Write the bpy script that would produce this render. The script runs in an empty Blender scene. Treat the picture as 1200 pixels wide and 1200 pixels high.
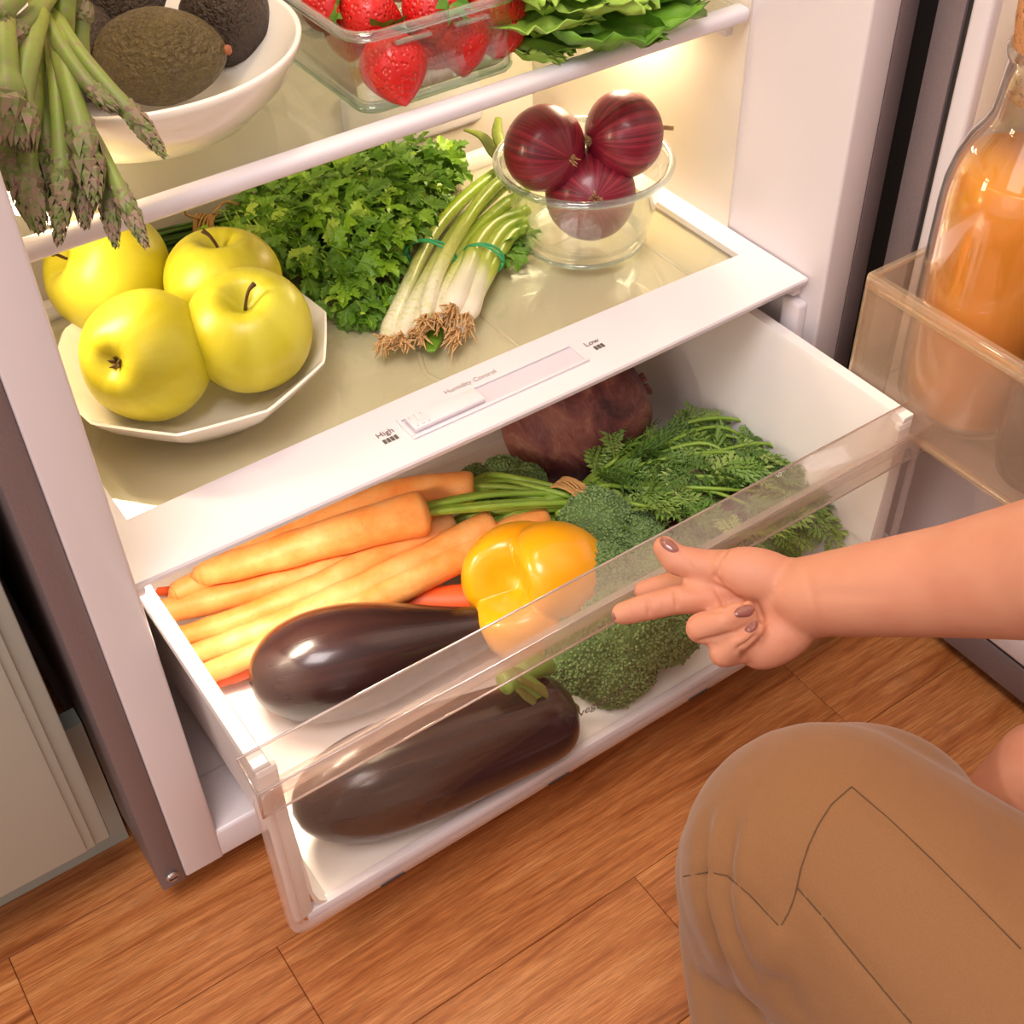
import bpy, bmesh, math, random
import numpy as np
from mathutils import Vector, Matrix, noise
from mathutils.bvhtree import BVHTree
random.seed(7)
SC = bpy.context.scene
COL = SC.collection
PI = math.pi

# ------------------------------------------------------------------ camera
F_PX = 1501.88807
R0 = Vector((0.822, -0.5692, -0.0212)); R1 = Vector((-0.4053, -0.5584, -0.7238)); R2 = Vector((0.4001, 0.6035, -0.6897))
R2.normalize(); R0 = (R0 - R2 * R0.dot(R2)).normalized(); R1 = R2.cross(R0)
CAM = Vector((-0.0486, -0.5076, 0.7694))
cd = bpy.data.cameras.new('camera'); cam = bpy.data.objects.new('camera', cd); COL.objects.link(cam)
cd.sensor_width = 36; cd.lens = 36 * F_PX / 1200; cd.clip_start = 0.01
cam.matrix_world = Matrix(((R0.x, -R1.x, -R2.x, CAM.x), (R0.y, -R1.y, -R2.y, CAM.y), (R0.z, -R1.z, -R2.z, CAM.z), (0, 0, 0, 1)))
SC.camera = cam

# ------------------------------------------------------------------ light, world, exposure
SC.view_settings.view_transform = 'Standard'; SC.view_settings.look = 'None'
SC.view_settings.gamma = 1; SC.view_settings.use_curve_mapping = False
SC.view_settings.exposure = 0.0
SC.cycles.transparent_max_bounces = 24
w = bpy.data.worlds.new('world'); SC.world = w; w.use_nodes = True
w.node_tree.nodes['Background'].inputs[0].default_value = (1.0, 0.88, 0.82, 1)
w.node_tree.nodes['Background'].inputs[1].default_value = 0.62

def area(name, loc, target, size, power, color, sizey=None):
    l = bpy.data.lights.new(name, 'AREA'); l.energy = power; l.color = color
    l.shape = 'RECTANGLE'; l.size = size; l.size_y = sizey or size
    o = bpy.data.objects.new(name, l); COL.objects.link(o); o.location = loc
    o.rotation_euler = (Vector(target) - Vector(loc)).to_track_quat('-Z', 'Y').to_euler()
    return o
area('ceiling_light', (-0.45, -0.70, 2.2), (0.30, -0.05, 0.1), 0.8, 33, (1.0, 0.91, 0.89))
area('left_fill_light', (-1.7, -0.75, 1.15), (0.45, -0.05, 0.15), 1.0, 8, (1.0, 0.93, 0.90), 0.9)  # soft fill added at the left to brighten door, drawer and hand
area('fridge_top_fill', (0.22, 0.16, 1.10), (0.45, -0.10, 0.2), 0.30, 1.2, (1.0, 0.83, 0.62), 0.12)  # warm fill added out of view, lights the door and upper shelf
area('fridge_lamp', (0.532, 0.22, 0.398), (0.525, 0.20, 0.2), 0.03, 0.62, (1.0, 0.80, 0.52), 0.10)
area('fridge_side_lamp', (0.053, 0.16, 0.38), (0.3, 0.12, 0.27), 0.03, 0.60, (1.0, 0.80, 0.54), 0.16)
area('crisper_lamp', (0.10, 0.042, 0.2385), (0.105, -0.03, 0.07), 0.06, 0.80, (1.0, 0.86, 0.68), 0.02)

# ------------------------------------------------------------------ geometry helpers
def ray(u, v):
    return (R0 * ((u - 600) / F_PX) + R1 * ((v - 600) / F_PX) + R2)
def H(u, v, z):                      # the point of the horizontal plane z seen at pixel (u, v) of the photo
    d = ray(u, v); return CAM + d * ((z - CAM.z) / d.z)
def HY(u, v, y):
    d = ray(u, v); return CAM + d * ((y - CAM.y) / d.y)
def D(u, v, dist):
    return CAM + ray(u, v).normalized() * dist

class MB:
    def __init__(s): s.v = []; s.f = []; s.t = []
    def add(s, vs, fs, ts=None):
        o = len(s.v); s.v += [tuple(p) for p in vs]; s.f += [tuple(i + o for i in f) for f in fs]
        s.t += list(ts) if ts else [0.0] * len(vs)
    def merge(s, m): s.add(m.v, m.f, m.t)
    def box(s, x0, x1, y0, y1, z0, z1, M=None, bev=0.0, seg=2):
        b = bmesh.new()
        vs = [b.verts.new(p) for p in ((x0,y0,z0),(x1,y0,z0),(x1,y1,z0),(x0,y1,z0),(x0,y0,z1),(x1,y0,z1),(x1,y1,z1),(x0,y1,z1))]
        for f in ((3,2,1,0),(4,5,6,7),(0,1,5,4),(1,2,6,5),(2,3,7,6),(3,0,4,7)): b.faces.new([vs[i] for i in f])
        if bev > 0: bmesh.ops.bevel(b, geom=list(b.edges), offset=bev, segments=seg, affect='EDGES', profile=0.5)
        b.verts.index_update()
        co = [v.co.copy() for v in b.verts]
        if M: co = [M @ c for c in co]
        s.add(co, [[v.index for v in f.verts] for f in b.faces]); b.free()
        return s
    def tube(s, pts, rad, n=8, cap=True, steps=0, flat=1.0, up=None):
        pts = [Vector(p) for p in pts]; m = len(pts)
        if not hasattr(rad, '__len__'): rad = [rad] * m
        if steps:
            P2 = []; r2 = []
            for i in range(m - 1):
                p0 = pts[max(i-1, 0)]; p1 = pts[i]; p2 = pts[i+1]; p3 = pts[min(i+2, m-1)]
                for k in range(steps):
                    t = k / steps; tt = t*t; t3 = tt*t
                    P2.append(0.5*((2*p1) + (p2-p0)*t + (2*p0-5*p1+4*p2-p3)*tt + (3*p1-p0-3*p2+p3)*t3))
                    e = t*t*(3-2*t); r2.append(rad[i]*(1-e) + rad[i+1]*e)
            P2.append(pts[-1]); r2.append(rad[-1]); pts, rad, m = P2, r2, len(P2)
        tan = [(pts[min(i+1, m-1)] - pts[max(i-1, 0)]).normalized() for i in range(m)]
        a = Vector(up) if up else (Vector((0,0,1)) if abs(tan[0].z) < .9 else Vector((1,0,0)))
        nn = (a - tan[0]*a.dot(tan[0])).normalized()
        vs = []; ts = []
        L = [0.0]
        for i in range(1, m): L.append(L[-1] + (pts[i]-pts[i-1]).length)
        for i in range(m):
            nn = (nn - tan[i]*nn.dot(tan[i])).normalized(); bb = tan[i].cross(nn)
            for k in range(n):
                g = 2*PI*k/n
                vs.append(pts[i] + nn*(rad[i]*flat*math.sin(g)) + bb*(rad[i]*math.cos(g))); ts.append(L[i]/max(L[-1], 1e-9))
        fs = []
        for i in range(m-1):
            for k in range(n):
                fs.append((i*n+k, i*n+(k+1)%n, (i+1)*n+(k+1)%n, (i+1)*n+k))
        if cap: fs.append(tuple(range(n))[::-1]); fs.append(tuple((m-1)*n+k for k in range(n)))
        s.add(vs, fs, ts); return s
    def rev(s, fn, nu=32, nv=24, M=None):       # fn(theta, s in 0..1 from bottom to top) -> x, y, z ; closed at both poles
        vs = [Vector(fn(0, 0))]
        for j in range(1, nv):
            for i in range(nu): vs.append(Vector(fn(2*PI*i/nu, j/nv)))
        vs.append(Vector(fn(0, 1))); top = len(vs)-1
        fs = [(0, 1+(i+1)%nu, 1+i) for i in range(nu)]
        for j in range(nv-2):
            for i in range(nu):
                a = 1+j*nu; b = a+nu
                fs.append((a+i, a+(i+1)%nu, b+(i+1)%nu, b+i))
        a = 1+(nv-2)*nu
        fs += [(a+i, a+(i+1)%nu, top) for i in range(nu)]
        if M: vs = [M @ v for v in vs]
        s.add(vs, fs, [0]*0 or None); return s
    def lathe(s, prof, n=64, M=None):           # prof list of (r, z)
        vs = []; fs = []
        for r, z in prof:
            for i in range(n): g = 2*PI*i/n; vs.append(Vector((r*math.cos(g), r*math.sin(g), z)))
        for j in range(len(prof)-1):
            for i in range(n): fs.append((j*n+i, j*n+(i+1)%n, (j+1)*n+(i+1)%n, (j+1)*n+i))
        if M: vs = [M @ v for v in vs]
        s.add(vs, fs); return s
    def ball(s, c, r, sub=2, sc=(1,1,1)):
        b = bmesh.new(); bmesh.ops.create_icosphere(b, subdivisions=sub, radius=1); b.verts.index_update()
        M = Matrix.Translation(c) @ Matrix.Diagonal((r*sc[0], r*sc[1], r*sc[2], 1))
        s.add([M @ v.co for v in b.verts], [[v.index for v in f.verts] for f in b.faces]); b.free(); return s
    def mesh(s, name, smooth=True):
        me = bpy.data.meshes.new(name); me.from_pydata([tuple(v) for v in s.v], [], s.f); me.update()
        if any(s.t):
            at = me.attributes.new('t', 'FLOAT', 'POINT'); at.data.foreach_set('value', s.t)
        if smooth: me.polygons.foreach_set('use_smooth', [True]*len(me.polygons))
        return me

def obj(name, mb, m=None, parent=None, M=None, smooth=True, auto=None, label=None, kind=None):
    me = mb.mesh(name, smooth) if isinstance(mb, MB) else mb
    o = bpy.data.objects.new(name, me); COL.objects.link(o)
    if m: 
        if not me.materials: me.materials.append(m)
    if auto is not None and smooth:
        me.set_sharp_from_angle(angle=math.radians(auto))
    if M is not None: o.matrix_world = M
    if parent is not None: setpar(o, parent)
    if label: o['label'] = label
    if kind: o['kind'] = kind
    return o
WM = {}
def setpar(o, parent):
    mw = o.matrix_basis.copy() if o.parent is None else o.matrix_basis
    WM[o.name] = mw
    pw = WM.get(parent.name, parent.matrix_basis)
    o.parent = parent; o.matrix_parent_inverse = pw.inverted()
def tag(o, label, cat, group=None, kind=None):
    if label: o['label'] = label
    if cat: o['category'] = cat
    if group: o['group'] = group
    if kind: o['kind'] = kind
    WM[o.name] = o.matrix_basis.copy()
    return o
def thing(name, label, cat, loc, group=None, kind=None):
    o = bpy.data.objects.new(name, None); COL.objects.link(o); o.empty_display_size = .02
    o.location = loc; o.matrix_basis = Matrix.Translation(loc)
    return tag(o, label, cat, group, kind)
def axisM(loc, zdir, roll=0.0):
    z = Vector(zdir).normalized(); q = z.to_track_quat('Z', 'Y')
    return Matrix.Translation(loc) @ q.to_matrix().to_4x4() @ Matrix.Rotation(roll, 4, 'Z')
def T(*p): return Matrix.Translation(p)

# ------------------------------------------------------------------ material helpers
def lin(c):
    return tuple(((x/255)/12.92 if x/255 <= .04045 else ((x/255+.055)/1.055)**2.4) for x in c[:3]) + (1,)
class NT:
    def __init__(s, name):
        s.m = bpy.data.materials.new(name); s.m.use_nodes = True; s.t = s.m.node_tree; s.n = s.t.nodes; s.b = s.n['Principled BSDF']
        s.out = s.n['Material Output']
    def new(s, typ, **kw):
        x = s.n.new(typ)
        for k, v in kw.items(): setattr(x, k, v)
        return x
    def link(s, a, b): s.t.links.new(a, b)
    def coord(s, scale=(1,1,1), rand=False, kind='Object'):
        tc = s.new('ShaderNodeTexCoord'); mp = s.new('ShaderNodeMapping'); mp.inputs['Scale'].default_value = scale
        s.link(tc.outputs[kind], mp.inputs[0])
        if rand:
            oi = s.new('ShaderNodeObjectInfo'); mu = s.new('ShaderNodeMath', operation='MULTIPLY'); mu.inputs[1].default_value = 37.0
            s.link(oi.outputs['Random'], mu.inputs[0]); cb = s.new('ShaderNodeCombineXYZ')
            for i in range(3): s.link(mu.outputs[0], cb.inputs[i])
            s.link(cb.outputs[0], mp.inputs['Location'])
        return mp.outputs[0]
    def noise(s, vec, scale, detail=3, rough=.5, dist=0):
        x = s.new('ShaderNodeTexNoise'); x.inputs['Scale'].default_value = scale; x.inputs['Detail'].default_value = detail
        x.inputs['Roughness'].default_value = rough; x.inputs['Distortion'].default_value = dist; s.link(vec, x.inputs['Vector']); return x.outputs[0]
    def ramp(s, fac, stops, interp='LINEAR'):
        r = s.new('ShaderNodeValToRGB'); r.color_ramp.interpolation = interp; e = r.color_ramp.elements
        while len(e) < len(stops): e.new(0.5)
        for i, (p, c) in enumerate(stops): e[i].position = p; e[i].color = lin(c) if len(c) == 3 else c
        s.link(fac, r.inputs[0]); return r.outputs[0]
    def mix(s, fac, a, b, blend='MIX'):
        x = s.new('ShaderNodeMix', data_type='RGBA', blend_type=blend)
        for sock, val in ((x.inputs[0], fac), (x.inputs[6], a), (x.inputs[7], b)):
            if isinstance(val, (int, float)): sock.default_value = val
            elif isinstance(val, tuple): sock.default_value = lin(val) if len(val) == 3 else val
            else: s.link(val, sock)
        return x.outputs[2]
    def bump(s, h, strength=.3, dist=.001):
        x = s.new('ShaderNodeBump'); x.inputs['Strength'].default_value = strength; x.inputs['Distance'].default_value = dist
        s.link(h, x.inputs['Height']); s.link(x.outputs[0], s.b.inputs['Normal']); return x
    def base(s, c):
        if isinstance(c, tuple): s.b.inputs['Base Color'].default_value = lin(c)
        else: s.link(c, s.b.inputs['Base Color'])
    def set(s, **kw):
        names = dict(rough='Roughness', metal='Metallic', sss='Subsurface Weight', coat='Coat Weight', spec='Specular IOR Level', trans='Transmission Weight', ior='IOR', sheen='Sheen Weight', coatr='Coat Roughness')
        for k, v in kw.items(): s.b.inputs[names[k]].default_value = v
    def meridian(s, k=6.0, zk=.5):              # coordinates that run round the object's own axis
        tc = s.new('ShaderNodeTexCoord'); m1 = s.new('ShaderNodeVectorMath', operation='MULTIPLY'); m1.inputs[1].default_value = (1,1,0)
        s.link(tc.outputs['Object'], m1.inputs[0]); nz = s.new('ShaderNodeVectorMath', operation='NORMALIZE'); s.link(m1.outputs[0], nz.inputs[0])
        m2 = s.new('ShaderNodeVectorMath', operation='SCALE'); m2.inputs['Scale'].default_value = k; s.link(nz.outputs[0], m2.inputs[0])
        m3 = s.new('ShaderNodeVectorMath', operation='MULTIPLY'); m3.inputs[1].default_value = (zk*5, zk*5, zk*20); s.link(tc.outputs['Object'], m3.inputs[0])
        ad = s.new('ShaderNodeVectorMath', operation='ADD'); s.link(m2.outputs[0], ad.inputs[0]); s.link(m3.outputs[0], ad.inputs[1])
        return ad.outputs[0]
    def attr(s, name='t'):
        a = s.new('ShaderNodeAttribute'); a.attribute_name = name; return a.outputs['Fac']

def simple(name, c, rough=.5, c2=None, scale=40, **kw):
    t = NT(name)
    if c2: t.base(t.mix(t.noise(t.coord(), scale, 3), c, c2))
    else: t.base(c)
    t.set(rough=rough, **kw); return t.m
def clear(name, tint=(1,1,1), base=.05, edge=.75, haze=0.0, hcol=(230,220,215), rough=.03, pw=4.0):
    t = NT(name); t.n.remove(t.b)
    tr = t.new('ShaderNodeBsdfTransparent'); tr.inputs[0].default_value = tuple(tint)+(1,)
    gl = t.new('ShaderNodeBsdfGlossy'); gl.inputs['Roughness'].default_value = rough; gl.inputs[0].default_value = (1,1,1,1)
    lw = t.new('ShaderNodeLayerWeight'); lw.inputs[0].default_value = .5
    p = t.new('ShaderNodeMath', operation='POWER'); p.inputs[1].default_value = pw; t.link(lw.outputs['Facing'], p.inputs[0])
    ma = t.new('ShaderNodeMath', operation='MULTIPLY_ADD'); ma.inputs[1].default_value = edge; ma.inputs[2].default_value = base; t.link(p.outputs[0], ma.inputs[0])
    src = tr.outputs[0]
    if haze:
        df = t.new('ShaderNodeBsdfDiffuse'); df.inputs[0].default_value = lin(hcol); tl = t.new('ShaderNodeBsdfTranslucent'); tl.inputs[0].default_value = lin(hcol)
        a = t.new('ShaderNodeMixShader'); a.inputs[0].default_value = .5; t.link(df.outputs[0], a.inputs[1]); t.link(tl.outputs[0], a.inputs[2])
        b = t.new('ShaderNodeMixShader'); b.inputs[0].default_value = haze; t.link(tr.outputs[0], b.inputs[1]); t.link(a.outputs[0], b.inputs[2]); src = b.outputs[0]
    mx = t.new('ShaderNodeMixShader'); t.link(ma.outputs[0], mx.inputs[0]); t.link(src, mx.inputs[1]); t.link(gl.outputs[0], mx.inputs[2])
    t.link(mx.outputs[0], t.out.inputs[0]); return t.m

M = {}
M['liner'] = simple('liner_plastic', (226, 217, 219), .28)
M['inner'] = simple('inner_liner_plastic', (234, 222, 205), .38)
M['white'] = simple('white_plastic', (228, 220, 225), .25)
M['tub'] = simple('crisper_plastic', (244, 238, 234), .3, sss=.0)
t = NT('grey_metal'); t.base(t.mix(t.noise(t.coord(), 700, 2), (138, 124, 126), (120, 107, 109))); t.set(rough=.42, metal=.25); t.bump(t.noise(t.coord(), 900, 2), .12, .0005); M['grey'] = t.m
M['steel'] = simple('screw_steel', (190, 180, 175), .25, metal=.9)
M['sage'] = simple('sage_paint', (178, 180, 168), .42)
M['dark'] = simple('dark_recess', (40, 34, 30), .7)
M['clear'] = clear('clear_plastic', (.975,.96,.945), .008, .4, .008)
M['rail'] = clear('clear_rail_plastic', (.94,.90,.87), .045, .5, .17, (220,200,190))
M['binclear'] = clear('bin_plastic', (.985,.955,.92), .03, .4, .19, (252,232,208))
M['binrim'] = clear('bin_rim_plastic', (.985,.93,.85), .14, .7, .22, (255,235,205))
M['pane'] = clear('shelf_glass', (.93,.95,.91), .07, .7, .03)
M['glass'] = clear('bowl_glass', (.955,.968,.955), .04, .9, .035, pw=2.4)
M['glassrim'] = clear('bowl_glass_rim', (.80,.87,.87), .10, .8, .10, (205,220,222), pw=2.0)
M['cover'] = simple('crisper_cover', (240, 222, 192), .20)
M['porcelain'] = simple('porcelain', (246, 238, 226), .18, coat=.4)
M['print'] = simple('grey_print', (120, 105, 105), .5)
M['inkdark'] = simple('ink_dark', (95, 88, 84), .5)

# ------------------------------------------------------------------ floor
Z0 = -0.03
t = NT('oak_laminate')
v = t.coord((1.4, 22, 1), rand=True); v2 = t.coord((5, 130, 1), rand=True); v3 = t.coord((3.2, 9, 1), rand=True)
grain = t.noise(v, 3.0, 5, .62, 1.6); fine = t.noise(v2, 9, 4, .65, .3); blot = t.noise(v3, 3.2, 3, .6, .8)
c = t.ramp(grain, [(.30, (140, 76, 34)), (.44, (190, 116, 62)), (.56, (206, 134, 76)), (.70, (222, 154, 96))])
c = t.mix(t.ramp(fine, [(.38, (0,0,0)), (.62, (255,255,255))]), t.mix(.58, c, (116, 56, 20)), c)
c = t.mix(t.ramp(blot, [(.60, (0,0,0)), (.78, (255,255,255))]), c, t.mix(.38, c, (96, 50, 28)))
oi = t.new('ShaderNodeObjectInfo'); c = t.mix(t.ramp(oi.outputs['Random'], [(0, (0,0,0)), (1, (120,120,120))]), c, t.mix(.5, c, (156, 86, 42)))
t.base(c); t.set(rough=.36); t.bump(fine, .12, .0006); M['oak'] = t.m
fl = obj('floor', MB().box(-1.6, 2.2, -2.2, .75, Z0-.05, Z0-.006), M['dark'], smooth=False); tag(fl, 'warm oak laminate floor laid in short planks', None, kind='structure'); 
PWID, PLEN = .0975, .4425
pb = MB().box(-PLEN/2+.0002, PLEN/2-.0002, -PWID/2+.0002, PWID/2-.0002, -.006, 0, bev=.0005, seg=1).mesh('plank', False); pb.materials.append(M['oak'])
rows = {0: .0475, 1: -.103, -1: .275}
for r in range(-13, 5):
    yc = -.0615 + (r-.5)*PWID if False else -.11125 + r*PWID
    off = rows.get(r, (r*0.163) % PLEN)
    for k in range(-3, 4):
        x = off + (k+.5)*PLEN
        if yc > .2 and 0 < x < .6: pass
        obj('plank', pb, None, fl, T(x, yc, Z0), smooth=False)
wb = obj('wall_back', MB().box(-1.6, 2.2, .72, .80, Z0, 2.3), simple('wall_paint', (200, 195, 188), .8), smooth=False); tag(wb, None, None, kind='structure')

# ------------------------------------------------------------------ refrigerator
fr = thing('refrigerator', 'open white-lined fridge with grey metal sides, lit from inside', 'fridge', (.30, .30, Z0))
HT = 1.50
g = MB()
g.box(0, .0165, 0, .62, 0, HT, bev=.0012); obj('side_panel', g, M['grey'], fr, auto=40)
g = MB(); g.box(.5835, .60, 0, .62, 0, HT, bev=.0012); obj('side_panel', g, M['grey'], fr, auto=40)
g = MB(); g.box(.0165, .5835, .60, .62, 0, HT); obj('back_panel', g, M['grey'], fr, smooth=False)
g = MB(); g.box(.0165, .5835, 0, .60, HT-.04, HT, bev=.002); obj('top_panel', g, M['grey'], fr, smooth=False)
IL, IR, IB, IF = .045, .557, .352, .030
g = MB()
g.box(.0166, IL, .0, .36, 0.001, HT-.04, bev=.0022, seg=3); g.box(IR, .5834, .0, .36, 0.001, HT-.04, bev=.0022, seg=3)
g.box(IL-.004, IR+.004, .0005, .05, 0.001, IF, bev=.003, seg=3)
obj('front_frame', g, M['liner'], fr, auto=50)
g = MB(); g.box(IL-.004, IR+.004, .045, .36, .001, IF-.001); obj('bottom_liner', g, M['liner'], fr, smooth=False)
g = MB(); g.box(IL-.001, IR+.001, IB, IB+.02, IF, HT-.04); g.box(IL-.002, IR+.002, IB-.02, IB+.01, IF, .2, bev=.006)
obj('back_liner', g, M['inner'], fr, smooth=False)
g = MB(); g.box(IR-.0018, IR+.002, .10, IB, IF+.2, HT-.05, bev=.0008); obj('side_liner', g, M['inner'], fr, auto=40)
g = MB(); g.box(IL-.002, IL+.0018, .10, IB, IF+.2, HT-.05, bev=.0008); obj('side_liner', g, M['inner'], fr, auto=40)
# runners that carry the shelves
for z in (.247, .405):
    for x0, x1 in ((IL-.001, IL+.008), (IR-.008, IR+.001)):
        obj('shelf_runner', MB().box(x0, x1, .02 if z < .3 else .115, IB-.01, z-.006, z, bev=.0015), M['liner'], fr, auto=40)
# drawer slide posts at the opening, right side
obj('drawer_guide', MB().box(IR-.009, IR+.001, .012, .030, IF, .238, bev=.003, seg=3), M['liner'], fr, auto=40)
# lamp / vent cover on the back wall
obj('lamp_cover', MB().box(.37, .50, IB-.008, IB+.002, .262, .318, bev=.005, seg=3), M['white'], fr, auto=40)
t = NT('lamp_glow'); t.b.inputs['Emission Color'].default_value = (1, .80, .48, 1); t.b.inputs['Emission Strength'].default_value = 6; M['lamp'] = t.m
obj('lamp_lens', MB().box(.515, .548, .165, .275, .4005, .4035, bev=.001), M['lamp'], fr, auto=40, label='glowing warm lamp lens under the upper shelf')
obj('lamp_lens', MB().box(.068, .132, .031, .053, .2395, .2415, bev=.0006, seg=1), M['lamp'], fr, auto=40, label='small warm lamp lens under the front edge of the lower shelf')
obj('fill_glow_plate', MB().box(.22-.16, .22+.16, .09, .23, 1.115, 1.125, bev=.002), M['lamp'], fr, auto=40)  # unseen glowing plate added above the top fill
# screw at bottom of the left edge
s = MB(); s.lathe([(0,0),(.0042,0),(.0046,.0012),(.0036,.0026),(0,.003)], 20, Matrix.Rotation(PI/2, 4, 'X'))
scr = obj('screw', s, M['steel'], fr, T(.0085, 0, .012), auto=40)
obj('screw_slot', MB().box(-.003, .003, -.0033, -.0026, -.0005, .0005), M['dark'], scr, T(.0085, 0, .012), smooth=False)
# feet
for x in (.03, .57):
    for y in (.05, .55): obj('foot', MB().lathe([(0, Z0),(.014, Z0),(.014, Z0+.008),(.008, Z0+.012),(.008, .001),(0, .001)], 20, T(x, y, 0)), M['dark'], fr, auto=40)

# the open door, at right
DX = .600
dr = obj('door', MB().box(DX+.012, DX+.095, -.62, -.0125, -.015, HT, bev=.004), M['grey'], fr, auto=40)
g = MB()   # metal rim, gasket, liner flange
g.box(DX+.0005, DX+.014, -.62, -.0125, -.015, .0155, bev=.001); g.box(DX+.0005, DX+.014, -.62, -.0125, HT-.03, HT, bev=.001)
g.box(DX+.0005, DX+.014, -.033, -.0125, -.015, HT, bev=.001); g.box(DX+.0005, DX+.014, -.62, -.595, -.015, HT, bev=.001)
obj('door_rim', g, M['grey'], dr, auto=40)
g = MB()
for b in ((-.596, -.034, .0162, .022), (-.596, -.034, HT-.036, HT-.03), (-.0385, -.0335, .016, HT-.03), (-.596, -.590, .016, HT-.03)):
    g.box(DX+.002, DX+.014, b[0], b[1], b[2], b[3], bev=.001)
obj('gasket', g, M['dark'], dr, auto=40)
g = MB()
g.box(DX-.001, DX+.014, -.590, -.0375, .019, .045, bev=.003, seg=3); g.box(DX-.001, DX+.014, -.590, -.0375, HT-.06, HT-.035, bev=.003)
g.box(DX-.001, DX+.014, -.053, -.0375, .02, HT-.035, bev=.003, seg=3); g.box(DX-.001, DX+.014, -.590, -.565, .02, HT-.035, bev=.003)
g.box(DX+.0, DX+.012, -.58, -.05, .04, .170, bev=.004, seg=3)
obj('door_liner', g, M['liner'], dr, auto=40)
g = MB()   # recess: four slanted walls and the recessed face
def quad(a, b, c_, d): g.add([a, b, c_, d], [(0,1,2,3)])
xo, xi = DX+.004, DX+.060
A = [(xo,-.052,.165),(xo,-.566,.165),(xo,-.566,HT-.058),(xo,-.052,HT-.058)]; B = [(xi,-.070,.180),(xi,-.548,.180),(xi,-.548,HT-.08),(xi,-.070,HT-.08)]
for i in range(4): quad(A[i], A[(i+1)%4], B[(i+1)%4], B[i])
quad(*B)
obj('door_recess', g, M['inner'], dr, smooth=False)
g = MB().box(DX+.0145, DX+.055, -.0075, -.012+.0, .60, .62); obj('hinge', g, M['steel'], fr, smooth=False)
# cut the slab so that the recess is hollow: the slab is only the outer skin behind x = DX+.062
sl = MB().box(DX+.0625, DX+.095, -.62, -.0125, -.015, HT, bev=.003); sl.box(DX+.012, DX+.064, -.62, -.568, -.015, HT); sl.box(DX+.012, DX+.064, -.050, -.0125, -.015, HT); sl.box(DX+.012, DX+.064, -.60, -.03, -.015, .16); sl.box(DX+.012, DX+.064, -.60, -.03, HT-.056, HT)
me = sl.mesh('door', False); me.materials.append(M['grey']); dr.data = me

# ------------------------------------------------------------------ shelves
SZ = .257
sh = thing('glass_shelf', 'lower glass shelf with white front strip over the crisper drawer', 'shelf', (.30, .16, .247))
g = MB(); g.box(.0475, .5545, .0165, .302, SZ-.004, SZ, bev=.001); obj('glass_pane', g, M['pane'], sh, auto=40)
g = MB()   # white front band, gently bowed inner edge, and white side borders
n = 24; vs = []; fs = []
for i in range(n+1):
    x = .047 + (.5555-.047)*i/n; yb = .066 - .0 + .0035*math.sin(PI*i/n); yf = .0150 - .0035*math.sin(PI*i/n)
    vs += [(x, yf, SZ-.0045), (x, yf-.0008, SZ-.001), (x, yf, SZ+.0006), (x, yb, SZ+.0006), (x, yb, SZ-.0045)]
for i in range(n):
    for k in range(4): fs.append((i*5+k, (i+1)*5+k, (i+1)*5+k+1, i*5+k+1))
    fs.append((i*5+4, (i+1)*5+4, (i+1)*5, i*5))
fs += [(4,3,2,1,0), tuple(n*5+k for k in range(5))]
g.add(vs, fs)
obj('front_trim', g, M['white'], sh, auto=30)
obj('side_trim', MB().box(.537, .5555, .064, .302, SZ-.0045, SZ+.0005), M['white'], sh, smooth=False)
obj('side_trim', MB().box(.0465, .0635, .064, .302, SZ-.0045, SZ+.0005), M['white'], sh, smooth=False)
obj('rear_trim', MB().box(.0465, .5555, .294, .305, SZ-.0045, SZ+.007, bev=.002), M['white'], sh, auto=40)
# humidity slider: a shallow slot with a raised bezel and a ribbed tab
g = MB()
zt = SZ+.0007
def frame(x0, x1, y0, y1, w_, h):
    g.box(x0, x1, y0, y0+w_, zt, zt+h, bev=.0004, seg=1); g.box(x0, x1, y1-w_, y1, zt, zt+h, bev=.0004, seg=1)
    g.box(x0, x0+w_, y0+w_, y1-w_, zt, zt+h); g.box(x1-w_, x1, y0+w_, y1-w_, zt, zt+h)
frame(.236, .372, .0285, .0505, .0022, .0016)
obj('slider_bezel', g, M['white'], sh, auto=40)
obj('slider_slot', MB().box(.2385, .3695, .031, .048, zt-.0002, zt+.0002), simple('slot_shade', (214, 204, 214), .4), sh, smooth=False)
sb = MB().box(.240, .292, .0325, .0465, zt+.0003, zt+.0042, bev=.0012, seg=2); sld = obj('slider', sb, M['white'], sh, auto=40)
g = MB()
for k in range(3): g.box(.2415+k*.0042, .2435+k*.0042, .034, .045, zt+.004, zt+.0052, bev=.0004, seg=1)
obj('grip_rib', g, M['liner'], sld, auto=40)
def text(s, size, Mx, parent, m, name='lettering', ext=.0001):
    c = bpy.data.curves.new(name, 'FONT'); c.body = s; c.size = size; c.extrude = ext; c.align_x = 'CENTER'; c.align_y = 'CENTER'; c.materials.append(m)
    o = bpy.data.objects.new(name, c); COL.objects.link(o); dg = bpy.context.evaluated_depsgraph_get()
    me = bpy.data.meshes.new_from_object(o.evaluated_get(dg)); bpy.data.objects.remove(o)
    if not me.materials: me.materials.append(m)
    o = bpy.data.objects.new(name, me); COL.objects.link(o); o.matrix_world = Mx; setpar(o, parent); return o
text('High', .0065, T(.2245, .0445, zt+.0003), sh, M['print'])
text('Low', .0065, T(.385, .044, zt+.0003), sh, M['print'])
text('Humidity Control', .0055, T(.296, .0565, zt+.0003), sh, simple('pale_print', (180, 165, 160), .5))
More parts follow.
